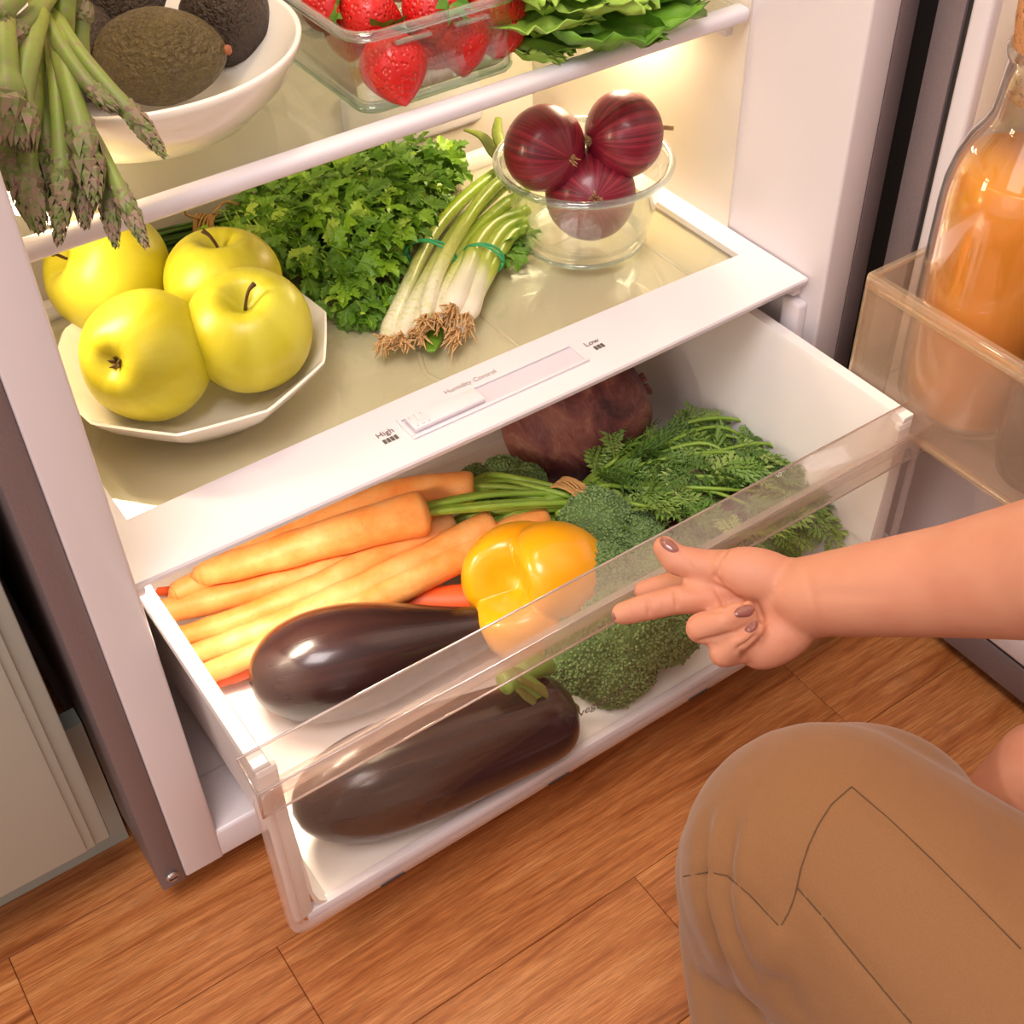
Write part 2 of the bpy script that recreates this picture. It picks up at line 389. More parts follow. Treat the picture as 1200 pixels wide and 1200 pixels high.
for cx, nb in ((.2245, 4), (.3865, 3)):
    g = MB()
    for k in range(nb):
        x = cx + (k-(nb-1)/2)*.0027; g.box(x-.0010, x+.0010, .0355, .0395, zt, zt+.0004)
    obj('humidity_mark', g, M['inkdark'], sh, smooth=False)
# cream cover plate below the pane
cv = thing('crisper_cover', 'cream plastic cover plate under the lower glass shelf', 'cover', (.30, .18, .240))
g = MB(); g.box(.050, .551, .060, .300, .2465, .2488, bev=.0008)
obj('plate', g, M['cover'], cv, auto=40)
for (x0, y0, x1, y1) in ((.50, .068, .50, .29), (.35, .068, .35, .17), (.35, .17, .50, .17)):
    obj('rib', MB().tube([(x0, y0, .2488), (x1, y1, .2488)], .0016, 8), M['cover'], cv)
obj('rib', MB().tube([(.29, .068, .2488), (.283, .09, .2488), (.292, .115, .2488)], .002, 8, steps=5), M['cover'], cv)

us = thing('glass_shelf', 'upper glass shelf with rounded white front rail, under the strawberries', 'shelf', (.30, .2, .405))
UZ = .4215
obj('glass_pane', MB().box(.0475, .5545, .108, .335, UZ-.004, UZ, bev=.001), M['pane'], us, auto=40)
obj('front_rail', MB().box(.0470, .5550, 0.0975, .1115, UZ-.0075, UZ+.0030, bev=.0042, seg=4), M['white'], us, auto=60)
obj('rear_trim', MB().box(.0470, .5550, .330, .340, UZ-.006, UZ+.006, bev=.002), M['white'], us, auto=40)

# ------------------------------------------------------------------ crisper drawer
cr = thing('vegetable_crisper', 'pulled-out crisper drawer with clear front, full of vegetables', 'drawer', (.30, .05, .058))
FZ = .066; TZ = .2225
yf, yb = -.1085, .205
def ring(x0, x1, y0, y1, z, r, n=6):
    pts = []
    for cx, cy, a0 in ((x1-r, y1-r, 0), (x0+r, y1-r, PI/2), (x0+r, y0+r, PI), (x1-r, y0+r, 1.5*PI)):
        for k in range(n+1): a = a0 + PI/2*k/n; pts.append((cx+r*math.cos(a), cy+r*math.sin(a), z))
    return pts
def loft(mb, rings, close0=False, close1=False, flip=False):
    n = len(rings[0]); vs = [p for r in rings for p in r]; fs = []
    for j in range(len(rings)-1):
        for i in range(n):
            f = (j*n+i, j*n+(i+1)%n, (j+1)*n+(i+1)%n, (j+1)*n+i); fs.append(f[::-1] if flip else f)
    if close0: fs.append(tuple(range(n))[::-1])
    if close1: fs.append(tuple((len(rings)-1)*n+i for i in range(n)))
    mb.add(vs, fs)
g = MB()
xl, xr = .0520, .5390
# left, right and back walls with a flange; the front stays open for the clear panel
def wall_path(inset, z, r=.02, n=6):
    x0, x1, y1 = xl+inset, xr-inset, yb-inset*.8
    pts = [(x0, yf, z), (x0, yf+.10, z), (x0, y1-r, z)]
    for k in range(1, n+1): a = PI - PI/2*k/n; pts.append((x0+r+r*math.cos(a), y1-r+r*math.sin(a), z))
    for k in range(0, n+1): a = PI/2 - PI/2*k/n; pts.append((x1-r+r*math.cos(a), y1-r+r*math.sin(a), z))
    pts += [(x1, yf+.10, z), (x1, yf, z)]
    return pts
prof = [(0, TZ-.008), (0, TZ), (.0085, TZ), (.0095, TZ-.003), (.0110, TZ-.045), (.0120, TZ-.050), (.0150, FZ+.020), (.0175, FZ+.008), (.0240, FZ+.001), (.06, FZ)]
outer = [(.06, FZ-.003), (.022, FZ-.002), (.0145, FZ+.008), (.0125, FZ+.02), (.0085, TZ-.05), (.0045, TZ-.008), (0, TZ-.008)]
P_ = [wall_path(i, z) for i, z in prof+outer]; n = len(P_[0])
g.add([p for r in P_ for p in r], [(j*n+i, (j+1)*n+i, (j+1)*n+i+1, j*n+i+1) for j in range(len(P_)-1) for i in range(n-1)] + [tuple(j*n for j in range(len(P_))), tuple(j*n+n-1 for j in range(len(P_)))[::-1]])
g.box(xl+.055, xr-.055, yf+.0015, yb-.03, FZ-.003, FZ)
obj('tub', g, M['tub'], cr, auto=35)
g = MB()
g.box(.060, .538, -.1095, -.103, FZ-.0065, FZ+.0025, bev=.0012); obj('bottom_rail', g, M['white'], cr, auto=40)
# clear front
fx0, fx1, fy = .0475, .5495, -.1135
g = MB()
def panel_ring(off, y, z0, z1, r):
    x0, x1 = fx0+off, fx1-off; z0 += off; z1 -= off; pts = []
    for cx, cz, a0, rr in ((x1-r, z1-r, 0, r), (x0+r, z1-r, PI/2, r), (x0+r, z0+r, PI, r), (x1-r, z0+r, 1.5*PI, r)):
        for k in range(6): a = a0 + PI/2*k/5; pts.append((cx+rr*math.cos(a), y, cz+rr*math.sin(a)))
    return pts
PZ0, PZ1 = .0575, .205
loft(g, [panel_ring(0, fy+.0065, PZ0, PZ1, .012), panel_ring(0, fy+.0010, PZ0, PZ1, .012), panel_ring(.001, fy, PZ0, PZ1, .011), panel_ring(.0075, fy, PZ0, PZ1, .007), panel_ring(.0085, fy+.001, PZ0, PZ1, .007)])
obj('front_border', g, clear('panel_border_plastic', (.95,.92,.90), .10, .6, .42, (245,232,228)), cr, auto=50)
g = MB()
for yy_ in (fy+.0012, fy+.0042):
    q_ = panel_ring(.0078, yy_, PZ0, PZ1, .007); g.add(q_, [tuple(range(len(q_)))])
for x_ in (xl, xr-.0125):
    obj('front_post', MB().box(x_, x_+.0125, -.1092, -.1045, FZ-.001, TZ-.004, bev=.0015), M['tub'], cr, auto=40)
obj('front_panel', g, M['clear'], cr, auto=50)
g = MB()   # projecting hollow grip rail along the top
yo, yi = -.1195, -.0985
pr_ = [(yi, .2235), (yi+.0006, .2225), (yi, .2165), (yo+.003, .2115), (yo+.003, .1945), (yo+.0015, .1935), (yo, .1945), (yo, .2145), (yo+.0008, .2165), (yi-.0005, .2238)]
vs = []; nx = 2
for x in (fx0, fx1): vs += [(x, y, z) for y, z in pr_]
k = len(pr_); g.add(vs, [(i, (i+1)%k, k+(i+1)%k, k+i) for i in range(k)] + [tuple(range(k))[::-1], tuple(k+i for i in range(k))])
gr = obj('grip_rail', g, M['rail'], cr, auto=30)
g = MB()
for (y, z, r) in ((yi-.0002, .2236, .0008), (yo+.0004, .2158, .0007), (yo+.0012, .1938, .0008)):
    g.tube([(fx0, y, z), (fx1, y, z)], r, 6)
g.tube([(fx0+.0005, yi, .2232), (fx0+.0005, yo, .2158), (fx0+.0005, yo+.001, .1938)], .0008, 6)
obj('rail_edge', g, clear('rail_edge_plastic', (.85,.80,.78), .25, .6, .5, (225,205,198)), gr)
M['slot'] = simple('slot_black', (50, 40, 42), .5)
for u in (462, 655, 818):
    p = HY(u, 1040 if u == 462 else (918 if u == 655 else 818), fy)
    obj('drain_slot', MB().box(p.x-.0085, p.x+.0085, fy-.0004, fy+.001, PZ0+.0004, PZ0+.0018), M['slot'], cr, smooth=False)
p = HY(706, 821, fy+.001)
text('fruit & vegetables', .0100, Matrix.Translation((p.x-.0125, fy+.0009, p.z)) @ Matrix.Rotation(PI/2, 4, 'X'), cr, clear('print_on_clear', (.72,.66,.64), .03, .1, .45, (150,132,122)))

# ------------------------------------------------------------------ kitchen cabinet at left
kc = thing('kitchen_cabinet', 'sage green kitchen cabinet with panelled door, left of the fridge', 'cabinet', (-.3, .3, Z0))
g = MB(); g.box(-.60, -.018, .045, .60, .095, .86); obj('carcass', g, M['dark'], kc, smooth=False)
g = MB(); g.box(-.60, .0-.001, .075, .09, Z0, .105); obj('plinth', g, M['sage'], kc, smooth=False)
dd = MB(); dx1, dz0 = -.0150, .047
dd.box(-.46, dx1, .0255, .043, dz0, .85, bev=.002)
door = obj('cabinet_door', dd, M['sage'], kc, auto=40)
g = MB()     # stepped outer edge and raised frame, recessed centre field
for k, (o, d) in enumerate(((.0105, .0035), (.0165, .006))):
    g.box(-.46+o, dx1-o, .0255-d, .028, dz0+o*.4, .85-o*.4, bev=.0012)
obj('door_edge_step', g, M['sage'], door, auto=40)
g = MB(); g.box(-.46+.095, dx1-.090, .0165, .026, dz0+.060, .85-.07, bev=.0025, seg=3)
obj('door_field', g, simple('sage_field', (196, 198, 188), .4), door, auto=40)

rc = thing('tall_cabinet', 'tall cabinet side beyond the fridge door, coloured dark as shade in the gap', 'cabinet', (.9, .35, Z0))
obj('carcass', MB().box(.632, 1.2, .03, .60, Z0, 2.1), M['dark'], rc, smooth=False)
obj('side_panel', MB().box(.616, .632, .022, .60, Z0, 2.1, bev=.001), M['dark'], rc, smooth=False)  # dark colour on carcass and panel stands in for shade in the gap


# ================================================================== food
def nz(p, s=1.0): return noise.noise(Vector(p)*s)
def lobes(th, n, p=1.0): return abs(math.cos(th*n/2))**p

# ---- materials of the food
t = NT('apple_skin'); mv = t.meridian(1.3, .5)
c = t.ramp(t.noise(mv, 1.2, 3), [(.3, (196, 184, 34)), (.7, (214, 206, 66))])
vo = t.new('ShaderNodeTexVoronoi'); vo.inputs['Scale'].default_value = 340; t.link(t.coord(), vo.inputs['Vector'])
c = t.mix(t.ramp(vo.outputs['Distance'], [(.06, (120,120,120)), (.16, (0,0,0))]), c, (150, 136, 40))
t.base(c); t.set(rough=.36, sss=.10, coat=.0); t.b.inputs['Subsurface Radius'].default_value = (.01,.008,.003); t.b.inputs['Subsurface Scale'].default_value = .3; M['apple'] = t.m
M['stem'] = simple('brown_stem', (98, 66, 38), .7, (60, 38, 22), 300)
M['calyx'] = simple('dry_calyx', (120, 92, 40), .8, (70, 50, 26), 400)

def streaky(name, stops, k=9, rough=.3, coat=0, zk=.3, det=4, bump=0, **kw):
    t = NT(name); n1 = t.noise(t.meridian(k, zk), 1.0, det, .55)
    t.base(t.ramp(n1, stops)); t.set(rough=rough, coat=coat, **kw)
    if bump: t.bump(n1, bump, .001)
    return t
t = streaky('onion_skin', [(.22, (48, 12, 18)), (.42, (112, 20, 38)), (.58, (146, 32, 54)), (.74, (172, 66, 72)), (.86, (196, 130, 110))], 10, .34, .12, .15, 4)
M['onion'] = t.m
M['onionroot'] = simple('onion_root', (206, 170, 120), .8, (150, 110, 70), 300)
t = streaky('eggplant_skin', [(.3, (34, 18, 20)), (.6, (56, 32, 30)), (.8, (84, 54, 44))], 2, .22, .15, .1, 3); M['eggplant'] = t.m
M['eggcalyx'] = simple('eggplant_calyx', (150, 150, 70), .6, (110, 100, 60), 160)
t = NT('pepper_skin'); t.base(t.mix(t.noise(t.coord(), 18, 2), (250, 178, 20), (240, 152, 8))); t.set(rough=.2, coat=.5, sss=.15); t.set(sss=.0, coat=.3, rough=.28); M['pepper'] = t.m
t = NT('carrot_skin'); n1 = t.noise(t.coord(), 30, 4, .6); n2 = t.noise(t.coord(), 260, 3, .6)
c = t.ramp(n1, [(.35, (240, 146, 66)), (.55, (248, 172, 100)), (.7, (252, 194, 130))])
c = t.mix(t.ramp(n2, [(.62, (0,0,0)), (.72, (150,150,150))]), c, (190, 104, 50)); t.base(c); t.set(rough=.5, sss=.08); t.b.inputs['Subsurface Scale'].default_value = .2; t.bump(n2, .25, .0012); M['carrot'] = t.m
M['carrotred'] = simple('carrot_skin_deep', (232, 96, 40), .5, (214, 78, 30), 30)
t = NT('beet_skin'); n1 = t.noise(t.coord((1,1,1.6)), 22, 6, .68, .6); n2 = t.noise(t.coord((1,1,3)), 90, 5, .7)
c = t.ramp(n1, [(.32, (60, 28, 34)), (.46, (108, 54, 58)), (.58, (138, 84, 74)), (.72, (176, 128, 108))])
c = t.mix(t.ramp(n2, [(.56, (0,0,0)), (.70, (170,170,170))]), c, (168, 124, 104)); t.base(c); t.set(rough=.55); t.bump(n2, .5, .002); M['beet'] = t.m
t = NT('avocado_skin'); vo = t.new('ShaderNodeTexVoronoi'); vo.inputs['Scale'].default_value = 330; t.link(t.coord(), vo.inputs['Vector'])
c = t.mix(t.noise(t.coord(), 40, 3), (84, 66, 32), (112, 96, 50)); c = t.mix(t.ramp(vo.outputs['Distance'], [(.2, (0,0,0)), (.7, (150,150,150))]), c, (34, 24, 16))
t.base(c); t.set(rough=.42); t.bump(t.noise(t.coord(), 260, 3, .6), 1.0, .006); M['avocado'] = t.m
t = NT('avocado_dark'); vo = t.new('ShaderNodeTexVoronoi'); vo.inputs['Scale'].default_value = 330; t.link(t.coord(), vo.inputs['Vector'])
t.base(t.mix(t.noise(t.coord(), 40, 3), (50, 34, 26), (70, 52, 36))); t.set(rough=.42); t.bump(t.noise(t.coord(), 260, 3, .6), 1.0, .006); M['avocado2'] = t.m
M['nub'] = simple('avocado_nub', (158, 92, 56), .7, (140, 80, 50), 300)
t = NT('strawberry_flesh'); vo = t.new('ShaderNodeTexVoronoi'); vo.inputs['Scale'].default_value = 330; t.link(t.coord(), vo.inputs['Vector'])
c = t.mix(t.ramp(vo.outputs['Distance'], [(.08, (230,230,230)), (.17, (0,0,0))]), t.mix(t.noise(t.coord(), 60, 2), (190, 16, 20), (212, 34, 28)), (214, 130, 56))
t.base(c); t.set(rough=.34, coat=.12, sss=.1); t.b.inputs['Subsurface Scale'].default_value = .2; t.bump(t.ramp(vo.outputs['Distance'], [(.1, (0,0,0)), (.5, (255,255,255))]), .7, .0012); M['berry'] = t.m
M['leafgreen'] = simple('leaf_green', (70, 120, 34), .5, (96, 146, 44), 120)
t = NT('parsley_leaf'); oi = t.new('ShaderNodeObjectInfo')
c = t.ramp(oi.outputs['Random'], [(0, (92, 142, 24)), (.5, (142, 186, 44)), (1, (188, 216, 84))]); t.base(c); t.set(rough=.42)
t.b.inputs['Subsurface Weight'].default_value = 0; M['parsley'] = t.m
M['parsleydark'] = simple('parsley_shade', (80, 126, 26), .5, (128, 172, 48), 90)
M['parsleystem'] = simple('parsley_stem', (96, 132, 40), .5, (60, 98, 26), 200)
M['twine'] = simple('jute_twine', (206, 160, 98), .9, (168, 120, 66), 900)
def grad(name, stops, rough=.4, nscale=0, ncol=None, **kw):
    t = NT(name); c = t.ramp(t.attr(), stops)
    if nscale: c = t.mix(t.ramp(t.noise(t.coord(), nscale, 4, .6), [(.48, (0,0,0)), (.66, (200,200,200))]), c, ncol)
    t.base(c); t.set(rough=rough, **kw); return t.m
M['scallion'] = grad('spring_onion_skin', [(0, (240, 226, 200)), (.16, (244, 238, 208)), (.36, (220, 222, 130)), (.62, (168, 192, 52)), (1, (110, 150, 34))], .3, 260, (190, 200, 90))
M['scallion2'] = grad('spring_onion_skin_short', [(0, (240, 228, 204)), (.30, (240, 236, 196)), (.48, (196, 206, 80)), (1, (112, 150, 30))], .3)
M['scleaf'] = simple('spring_onion_leaf', (128, 142, 44), .5, (96, 108, 34), 200)
M['roots'] = simple('dry_roots', (232, 194, 138), .8, (196, 146, 88), 400)
M['band'] = simple('green_rubber_band', (60, 170, 110), .4)
M['asp'] = grad('asparagus_stalk', [(0, (150, 160, 60)), (.5, (124, 144, 58)), (.75, (112, 124, 62)), (1, (96, 92, 60))], .45, 300, (140, 116, 96))
t = NT('asparagus_scale'); c = t.ramp(t.noise(t.coord(), 220, 3, .6), [(.38, (104, 118, 56)), (.5, (128, 118, 84)), (.62, (142, 112, 98)), (.75, (90, 66, 66))]); t.base(c); t.set(rough=.6); M['aspscale'] = t.m
M['broc'] = simple('broccoli_floret', (92, 120, 62), .8, (66, 92, 46), 60)
M['brocbud'] = simple('broccoli_bud', (132, 156, 98), .7, (92, 122, 66), 90)
M['brocstalk'] = simple('broccoli_stalk', (150, 176, 84), .5, (120, 152, 66), 60)
t = NT('carrot_frond'); oi = t.new('ShaderNodeObjectInfo'); c = t.ramp(oi.outputs['Random'], [(0, (66, 98, 34)), (.55, (104, 140, 52)), (1, (152, 174, 90))]); t.base(c); t.set(rough=.5); M['frond'] = t.m
M['carrotstem'] = simple('carrot_stem', (150, 178, 66), .4, (110, 148, 46), 60)
t = NT('lettuce'); n1 = t.noise(t.coord(), 26, 3); t.base(t.ramp(n1, [(.35, (120, 168, 50)), (.65, (172, 204, 88))])); t.set(rough=.4); t.bump(t.noise(t.coord(), 90, 3), .4, .002); M['lettuce'] = t.m
t = NT('lettuce_dark'); n1 = t.noise(t.coord(), 26, 3); t.base(t.ramp(n1, [(.35, (74, 130, 26)), (.65, (122, 170, 50))])); t.set(rough=.4); t.bump(t.noise(t.coord(), 90, 3), .4, .002); M['lettuce2'] = t.m
M['cork'] = (lambda t: (t.base(t.mix(t.ramp(t.noise(t.coord(), 330, 3, .7), [(.55, (0,0,0)), (.62, (230,230,230))]), t.mix(t.noise(t.coord(), 60, 2), (206, 150, 100), (188, 128, 80)), (120, 70, 38))), t.set(rough=.85), t.m)[2])(NT('cork'))
t = NT('juice'); t.base((246, 158, 30)); t.set(rough=.15, sss=.5); t.b.inputs['Subsurface Radius'].default_value = (.05,.02,.004); t.b.inputs['Subsurface Scale'].default_value = .6; M['juice'] = t.m

# ---- apples on a plate
pc = Vector((.1500, .150, 0))
plate = thing('fruit_plate', 'white angular porcelain fruit plate on a foot, holding four yellow apples', 'plate', (pc.x, pc.y, SZ))
def poly_r(th, n=10, sharp=.55):
    a = PI/n; d = ((th+.2) % (2*a)) - a; e = math.cos(a)/math.cos(d); return 1 + (e-1)*sharp*1.6 + .012
g = MB()
pf = [(.012,.0068,0), (.040,.0072,.1), (.058,.014,.5), (.073,.026,.9), (.0835,.0365,1), (.0860,.0385,1), (.0872,.0375,1), (.0855,.0345,1), (.0745,.0215,.9), (.060,.0085,.5), (.046,.0035,.2), (.041,.0030,.0), (.040,.0002,0), (.0375,.0002,0), (.037,.003,0), (.012,.003,0)]
NN = 120; vs = []; fs = []
for r, z, k in pf:
    for i in range(NN):
        a = 2*PI*i/NN; q = 1 + (poly_r(a)-1)*k; vs.append((r*q*math.cos(a), r*q*math.sin(a), z))
for j in range(len(pf)-1):
    for i in range(NN): fs.append((j*NN+i, j*NN+(i+1)%NN, (j+1)*NN+(i+1)%NN, (j+1)*NN+i))
fs.append(tuple(range(NN))[::-1]); fs.append(tuple((len(pf)-1)*NN+i for i in range(NN)))
g.add(vs, [f[::-1] for f in fs])
obj('dish', g, M['porcelain'], plate, T(pc.x, pc.y, SZ+.0002), auto=50)

def apple_fn(R, seed):
    def fn(th, s):
        ph = PI*s; rr = R*math.sin(ph)**.92 * (1 + .07*(s-.5)*1.6) * (1 + .016*math.cos(5*th+seed)*(1-s) + .02*nz((math.cos(th), math.sin(th), s*2+seed)))
        z = -R*.93*math.cos(ph)
        rho = rr/R
        z -= R*.42*math.exp(-(rho/.27)**2)*(1 if s > .5 else 0)
        z += R*.26*math.exp(-(rho/.25)**2)*(1 if s < .5 else 0)
        return rr*math.cos(th), rr*math.sin(th), z
    return fn
def apple(label, px, py, z, R, axis, stem=True):
    c_ = H(px, py, z); t_ = thing('apple', label, 'apple', c_ - Vector((0,0,R*.9)), 'yellow apples on the white plate')
    Mx = axisM(c_, axis); obj('flesh', MB().rev(apple_fn(R, px*.1), 56, 44), M['apple'], t_, Mx)
    if stem: obj('stem', MB().tube([(0,0,R*.50),(.001,0,R*.68),(.004,.002,R*.88),(.008,.003,R*.98)], [.0012,.0010,.0011,.0017], 8, steps=4), M['stem'], t_, Mx)
    g = MB()
    for k in range(5):
        a = k*2*PI/5; g.tube([(0,0,-R*.66), (.003*math.cos(a), .003*math.sin(a), -R*.72), (.0035*math.cos(a+.3), .0035*math.sin(a+.3), -R*.80)], [.0012,.0012,.0002], 5)
    obj('calyx', g, M['calyx'], t_, Mx, kind='stuff')
toC = -R2
apple('yellow apple at the back left, stem hollow turned to the left', 126, 316, .316, .0415, (-.75, .05, .55))
apple('yellow apple partly hidden behind the one with a visible upright stem', 262, 332, .312, .0375, (.1, .1, 1))
apple('front left yellow apple, its calyx end facing out, no stem seen', 171, 417, .3085, .0400, (.70, .45, -.42), False)
apple('front right yellow apple with a curved brown stem in its top hollow', 292, 388, .3110, .0390, (-.08, -.25, .90))

# ---- glass bowl of red onions
oc = Vector((.4600, .1535, SZ+.0008))
gb = thing('glass_bowl', 'round clear glass bowl holding three red onions', 'bowl', oc)
pf = [(0,.0),(.040,.0),(.0445,.0015),(.0475,.006),(.0530,.031),(.0570,.053),(.0600,.0580),(.0625,.0615)]
pf_in = [(.0598,.0615),(.0570,.0580),(.0545,.053),(.0505,.031),(.0452,.0085),(.0420,.0055),(.038,.0045),(0,.0045)]
obj('bowl_body', MB().lathe(pf+[(.0625,.0622),(.0598,.0622)]+pf_in, 96), M['glass'], gb, Matrix.Translation(oc), auto=60)
obj('rim', MB().lathe([(r_, z_-.0077) for r_, z_ in ((.0628,.0672),(.0650,.0690),(.0652,.0715),(.0636,.0730),(.0612,.0728),(.0598,.0712),(.0600,.0690),(.0628,.0672))], 96), M['glassrim'], gb, Matrix.Translation(oc))
obj('base_edge', MB().lathe([(.0400,.0002),(.0452,.0002),(.0472,.0030),(.0462,.0046),(.0425,.0034),(.0400,.0002)], 96), M['glassrim'], gb, Matrix.Translation(oc))
def onion(label, c_, R, axis, roots=True, seed=0):
    t_ = thing('red_onion', label, 'onion', Vector(c_) - Vector((0,0,R)), 'red onions in the glass bowl')
    def fn(th, s):
        ph = PI*s; r = R*math.sin(ph)**.95*(1 + .012*nz((3*math.cos(th)+seed, 3*math.sin(th), s)))
        z = -R*.88*math.cos(ph) + (R*.16*math.exp(-(r/(R*.16))**2) if s > .5 else -R*.03*math.exp(-(r/(R*.15))**2))
        return r*math.cos(th), r*math.sin(th), z
    Mx = axisM(c_, axis); obj('skin', MB().rev(fn, 56, 40), M['onion'], t_, Mx)
    rnd = random.Random(seed); g = MB()
    for k in range(16):
        a = rnd.random()*6.28; q = rnd.uniform(.001, .006)
        g.tube([(.0012*math.cos(a), .0012*math.sin(a), -R*.88), (q*math.cos(a), q*math.sin(a), -R*.95-rnd.uniform(.001,.004))], [.0007,.0003], 4)
    obj('roots', g, M['onionroot'], t_, Mx, kind='stuff')
    g = MB()
    for k in range(5):
        a = rnd.random()*6.28; g.tube([(.001*math.cos(a), .001*math.sin(a), R*.95), (.002*math.cos(a), .002*math.sin(a), R*1.10), (.006*math.cos(a), .006*math.sin(a), R*1.28)], [.0022,.0014,.0003], 6, flat=.3)
    obj('dry_tip', g, M['onionroot'], t_, Mx, kind='stuff')
onion('red onion at the left of the glass bowl, root end turned to the right', H(638, 174, .336), .0300, -(-R2*.55+R0*.62+R1*.40), seed=1)
onion('red onion resting highest, at the right of the glass bowl', H(731, 157, .340), .0300, -(-R2*.35-R0*.80+R1*.25), seed=2)
onion('red onion lowest in the glass bowl, root end facing forward', H(692, 228, .300), .0325, -(-R2*.85+R1*.30+R0*.05), seed=3)

# ---- parsley bunch
par = thing('parsley_bunch', 'leafy green parsley bunch tied with twine on the lower shelf', 'parsley', (.33, .22, SZ))
def toothed(base, dirv, L, W, up=Vector((0,0,1))):
    d = Vector(dirv).normalized(); s_ = d.cross(up).normalized()
    prof_ = [(0,.03),(.26,.36),(.42,.30),(.40,.56),(.62,.50),(.60,.80),(.82,.66),(.86,.34)]
    prof_ = [(.0,.04),(.30,.30),(.40,.50),(.50,.30),(.62,.46),(.70,.24),(.84,.26)]
    pts = [Vector(base)]; 
    for a, b in prof_[1:]: pts.append(Vector(base)+d*(a*L)+s_*(b*W)+up*(.10*W*b))
    pts.append(Vector(base)+d*L - up*(.18*L))
    for a, b in reversed(prof_[1:]): pts.append(Vector(base)+d*(a*L)-s_*(b*W)+up*(.10*W*b))
    c_ = Vector(base)+d*(L*.45)-up*(.05*W)
    pts.append(c_); n_ = len(pts)-1
    return pts, [(i, (i+1)%n_, n_) for i in range(n_)]
def sprig(L, seed):
    g = MB(); r = random.Random(seed); o_ = Vector((0, L*.28, 0))
    g.tube([(0,0,0), o_], [L*.025, L*.02], 4, cap=False)
    for ang, l in ((0, .78), (52, .60), (-52, .60)):
        a = math.radians(ang + r.uniform(-8, 8)); d = Vector((math.sin(a), math.cos(a), r.uniform(-.15, .15)))
        q = toothed(o_, d, L*l, L*l*.72); g.add(*q)
    return g
sprigs = []
for k in range(6):
    me = sprig(1.0, k).mesh('leaf', False); me.materials.append(M['parsley']); sprigs.append(me)
tw = Vector((.2260, .296, .281))
def mound(x, y):
    e = ((x-.352)/.098)**2 + ((y-.232)/.072)**2
    return e
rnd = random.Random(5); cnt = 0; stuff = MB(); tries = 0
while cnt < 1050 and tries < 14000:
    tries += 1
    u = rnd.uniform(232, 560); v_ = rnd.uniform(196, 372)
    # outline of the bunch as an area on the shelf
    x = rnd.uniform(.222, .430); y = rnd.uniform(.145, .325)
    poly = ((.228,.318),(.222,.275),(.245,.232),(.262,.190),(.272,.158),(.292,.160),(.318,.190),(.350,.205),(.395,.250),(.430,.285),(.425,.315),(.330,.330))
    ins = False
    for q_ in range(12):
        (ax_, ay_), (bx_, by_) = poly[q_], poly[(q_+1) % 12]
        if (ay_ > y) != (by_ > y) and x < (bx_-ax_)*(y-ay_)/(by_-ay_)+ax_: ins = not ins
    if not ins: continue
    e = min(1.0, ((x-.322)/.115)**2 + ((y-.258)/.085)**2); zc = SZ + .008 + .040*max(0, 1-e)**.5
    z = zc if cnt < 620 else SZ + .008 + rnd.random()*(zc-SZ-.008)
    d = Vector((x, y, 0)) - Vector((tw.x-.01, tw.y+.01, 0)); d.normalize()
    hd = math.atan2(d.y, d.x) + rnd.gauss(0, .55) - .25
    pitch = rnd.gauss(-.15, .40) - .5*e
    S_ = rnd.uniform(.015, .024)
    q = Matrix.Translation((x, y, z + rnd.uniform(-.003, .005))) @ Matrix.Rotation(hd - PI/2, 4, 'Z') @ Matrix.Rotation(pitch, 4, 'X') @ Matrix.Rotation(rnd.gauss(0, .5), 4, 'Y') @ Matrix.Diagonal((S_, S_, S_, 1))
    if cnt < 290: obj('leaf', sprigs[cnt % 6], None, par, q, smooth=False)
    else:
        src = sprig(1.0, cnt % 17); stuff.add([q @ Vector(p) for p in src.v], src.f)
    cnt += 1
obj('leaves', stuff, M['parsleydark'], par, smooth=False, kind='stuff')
g = MB()
for k in range(26):
    a = rnd.uniform(-.8, .8); b = rnd.uniform(-.010, .012)
    g.tube([(.175+rnd.uniform(-.012,.012), .315+a*.016, SZ+.010+b*.5+.008), (tw.x, tw.y+a*.010, tw.z-.006+b), (.275, .270+a*.035, SZ+.022+b), (.32+rnd.uniform(0,.04), .245+a*.05, SZ+.015+b)], [.0011,.0013,.0011,.0008], 5, steps=4)
obj('stems', g, M['parsleystem'], par, kind='stuff')
g = MB()
for k in range(9):
    th0 = rnd.uniform(0, 6.28); pts = []
    ax = Vector((.80, -.60, 0)).normalized(); sx = ax.cross(Vector((0,0,1)))
    for i in range(17):
        th = th0 + 2*PI*i/16; pts.append(tw + ax*(-.008 + k*.0019 + .0012*math.sin(th*2+k)) + sx*(.0165*math.cos(th)) + Vector((0,0,.0165*math.sin(th)-.008)))
    g.tube(pts, .0009, 5)
obj('twine', g, M['twine'], par, label='natural jute twine')
g = MB(); g.tube([tw+Vector((-.004,0,.009)), tw+Vector((-.016,-.006,.020)), tw+Vector((-.012,-.008,.028))], .0010, 5, steps=4); g.tube([tw+Vector((.006,0,.009)), tw+Vector((.018,.004,.013)), tw+Vector((.028,.002,.008))], .0010, 5, steps=4)
obj('twine_end', g, M['twine'], par, kind='stuff')

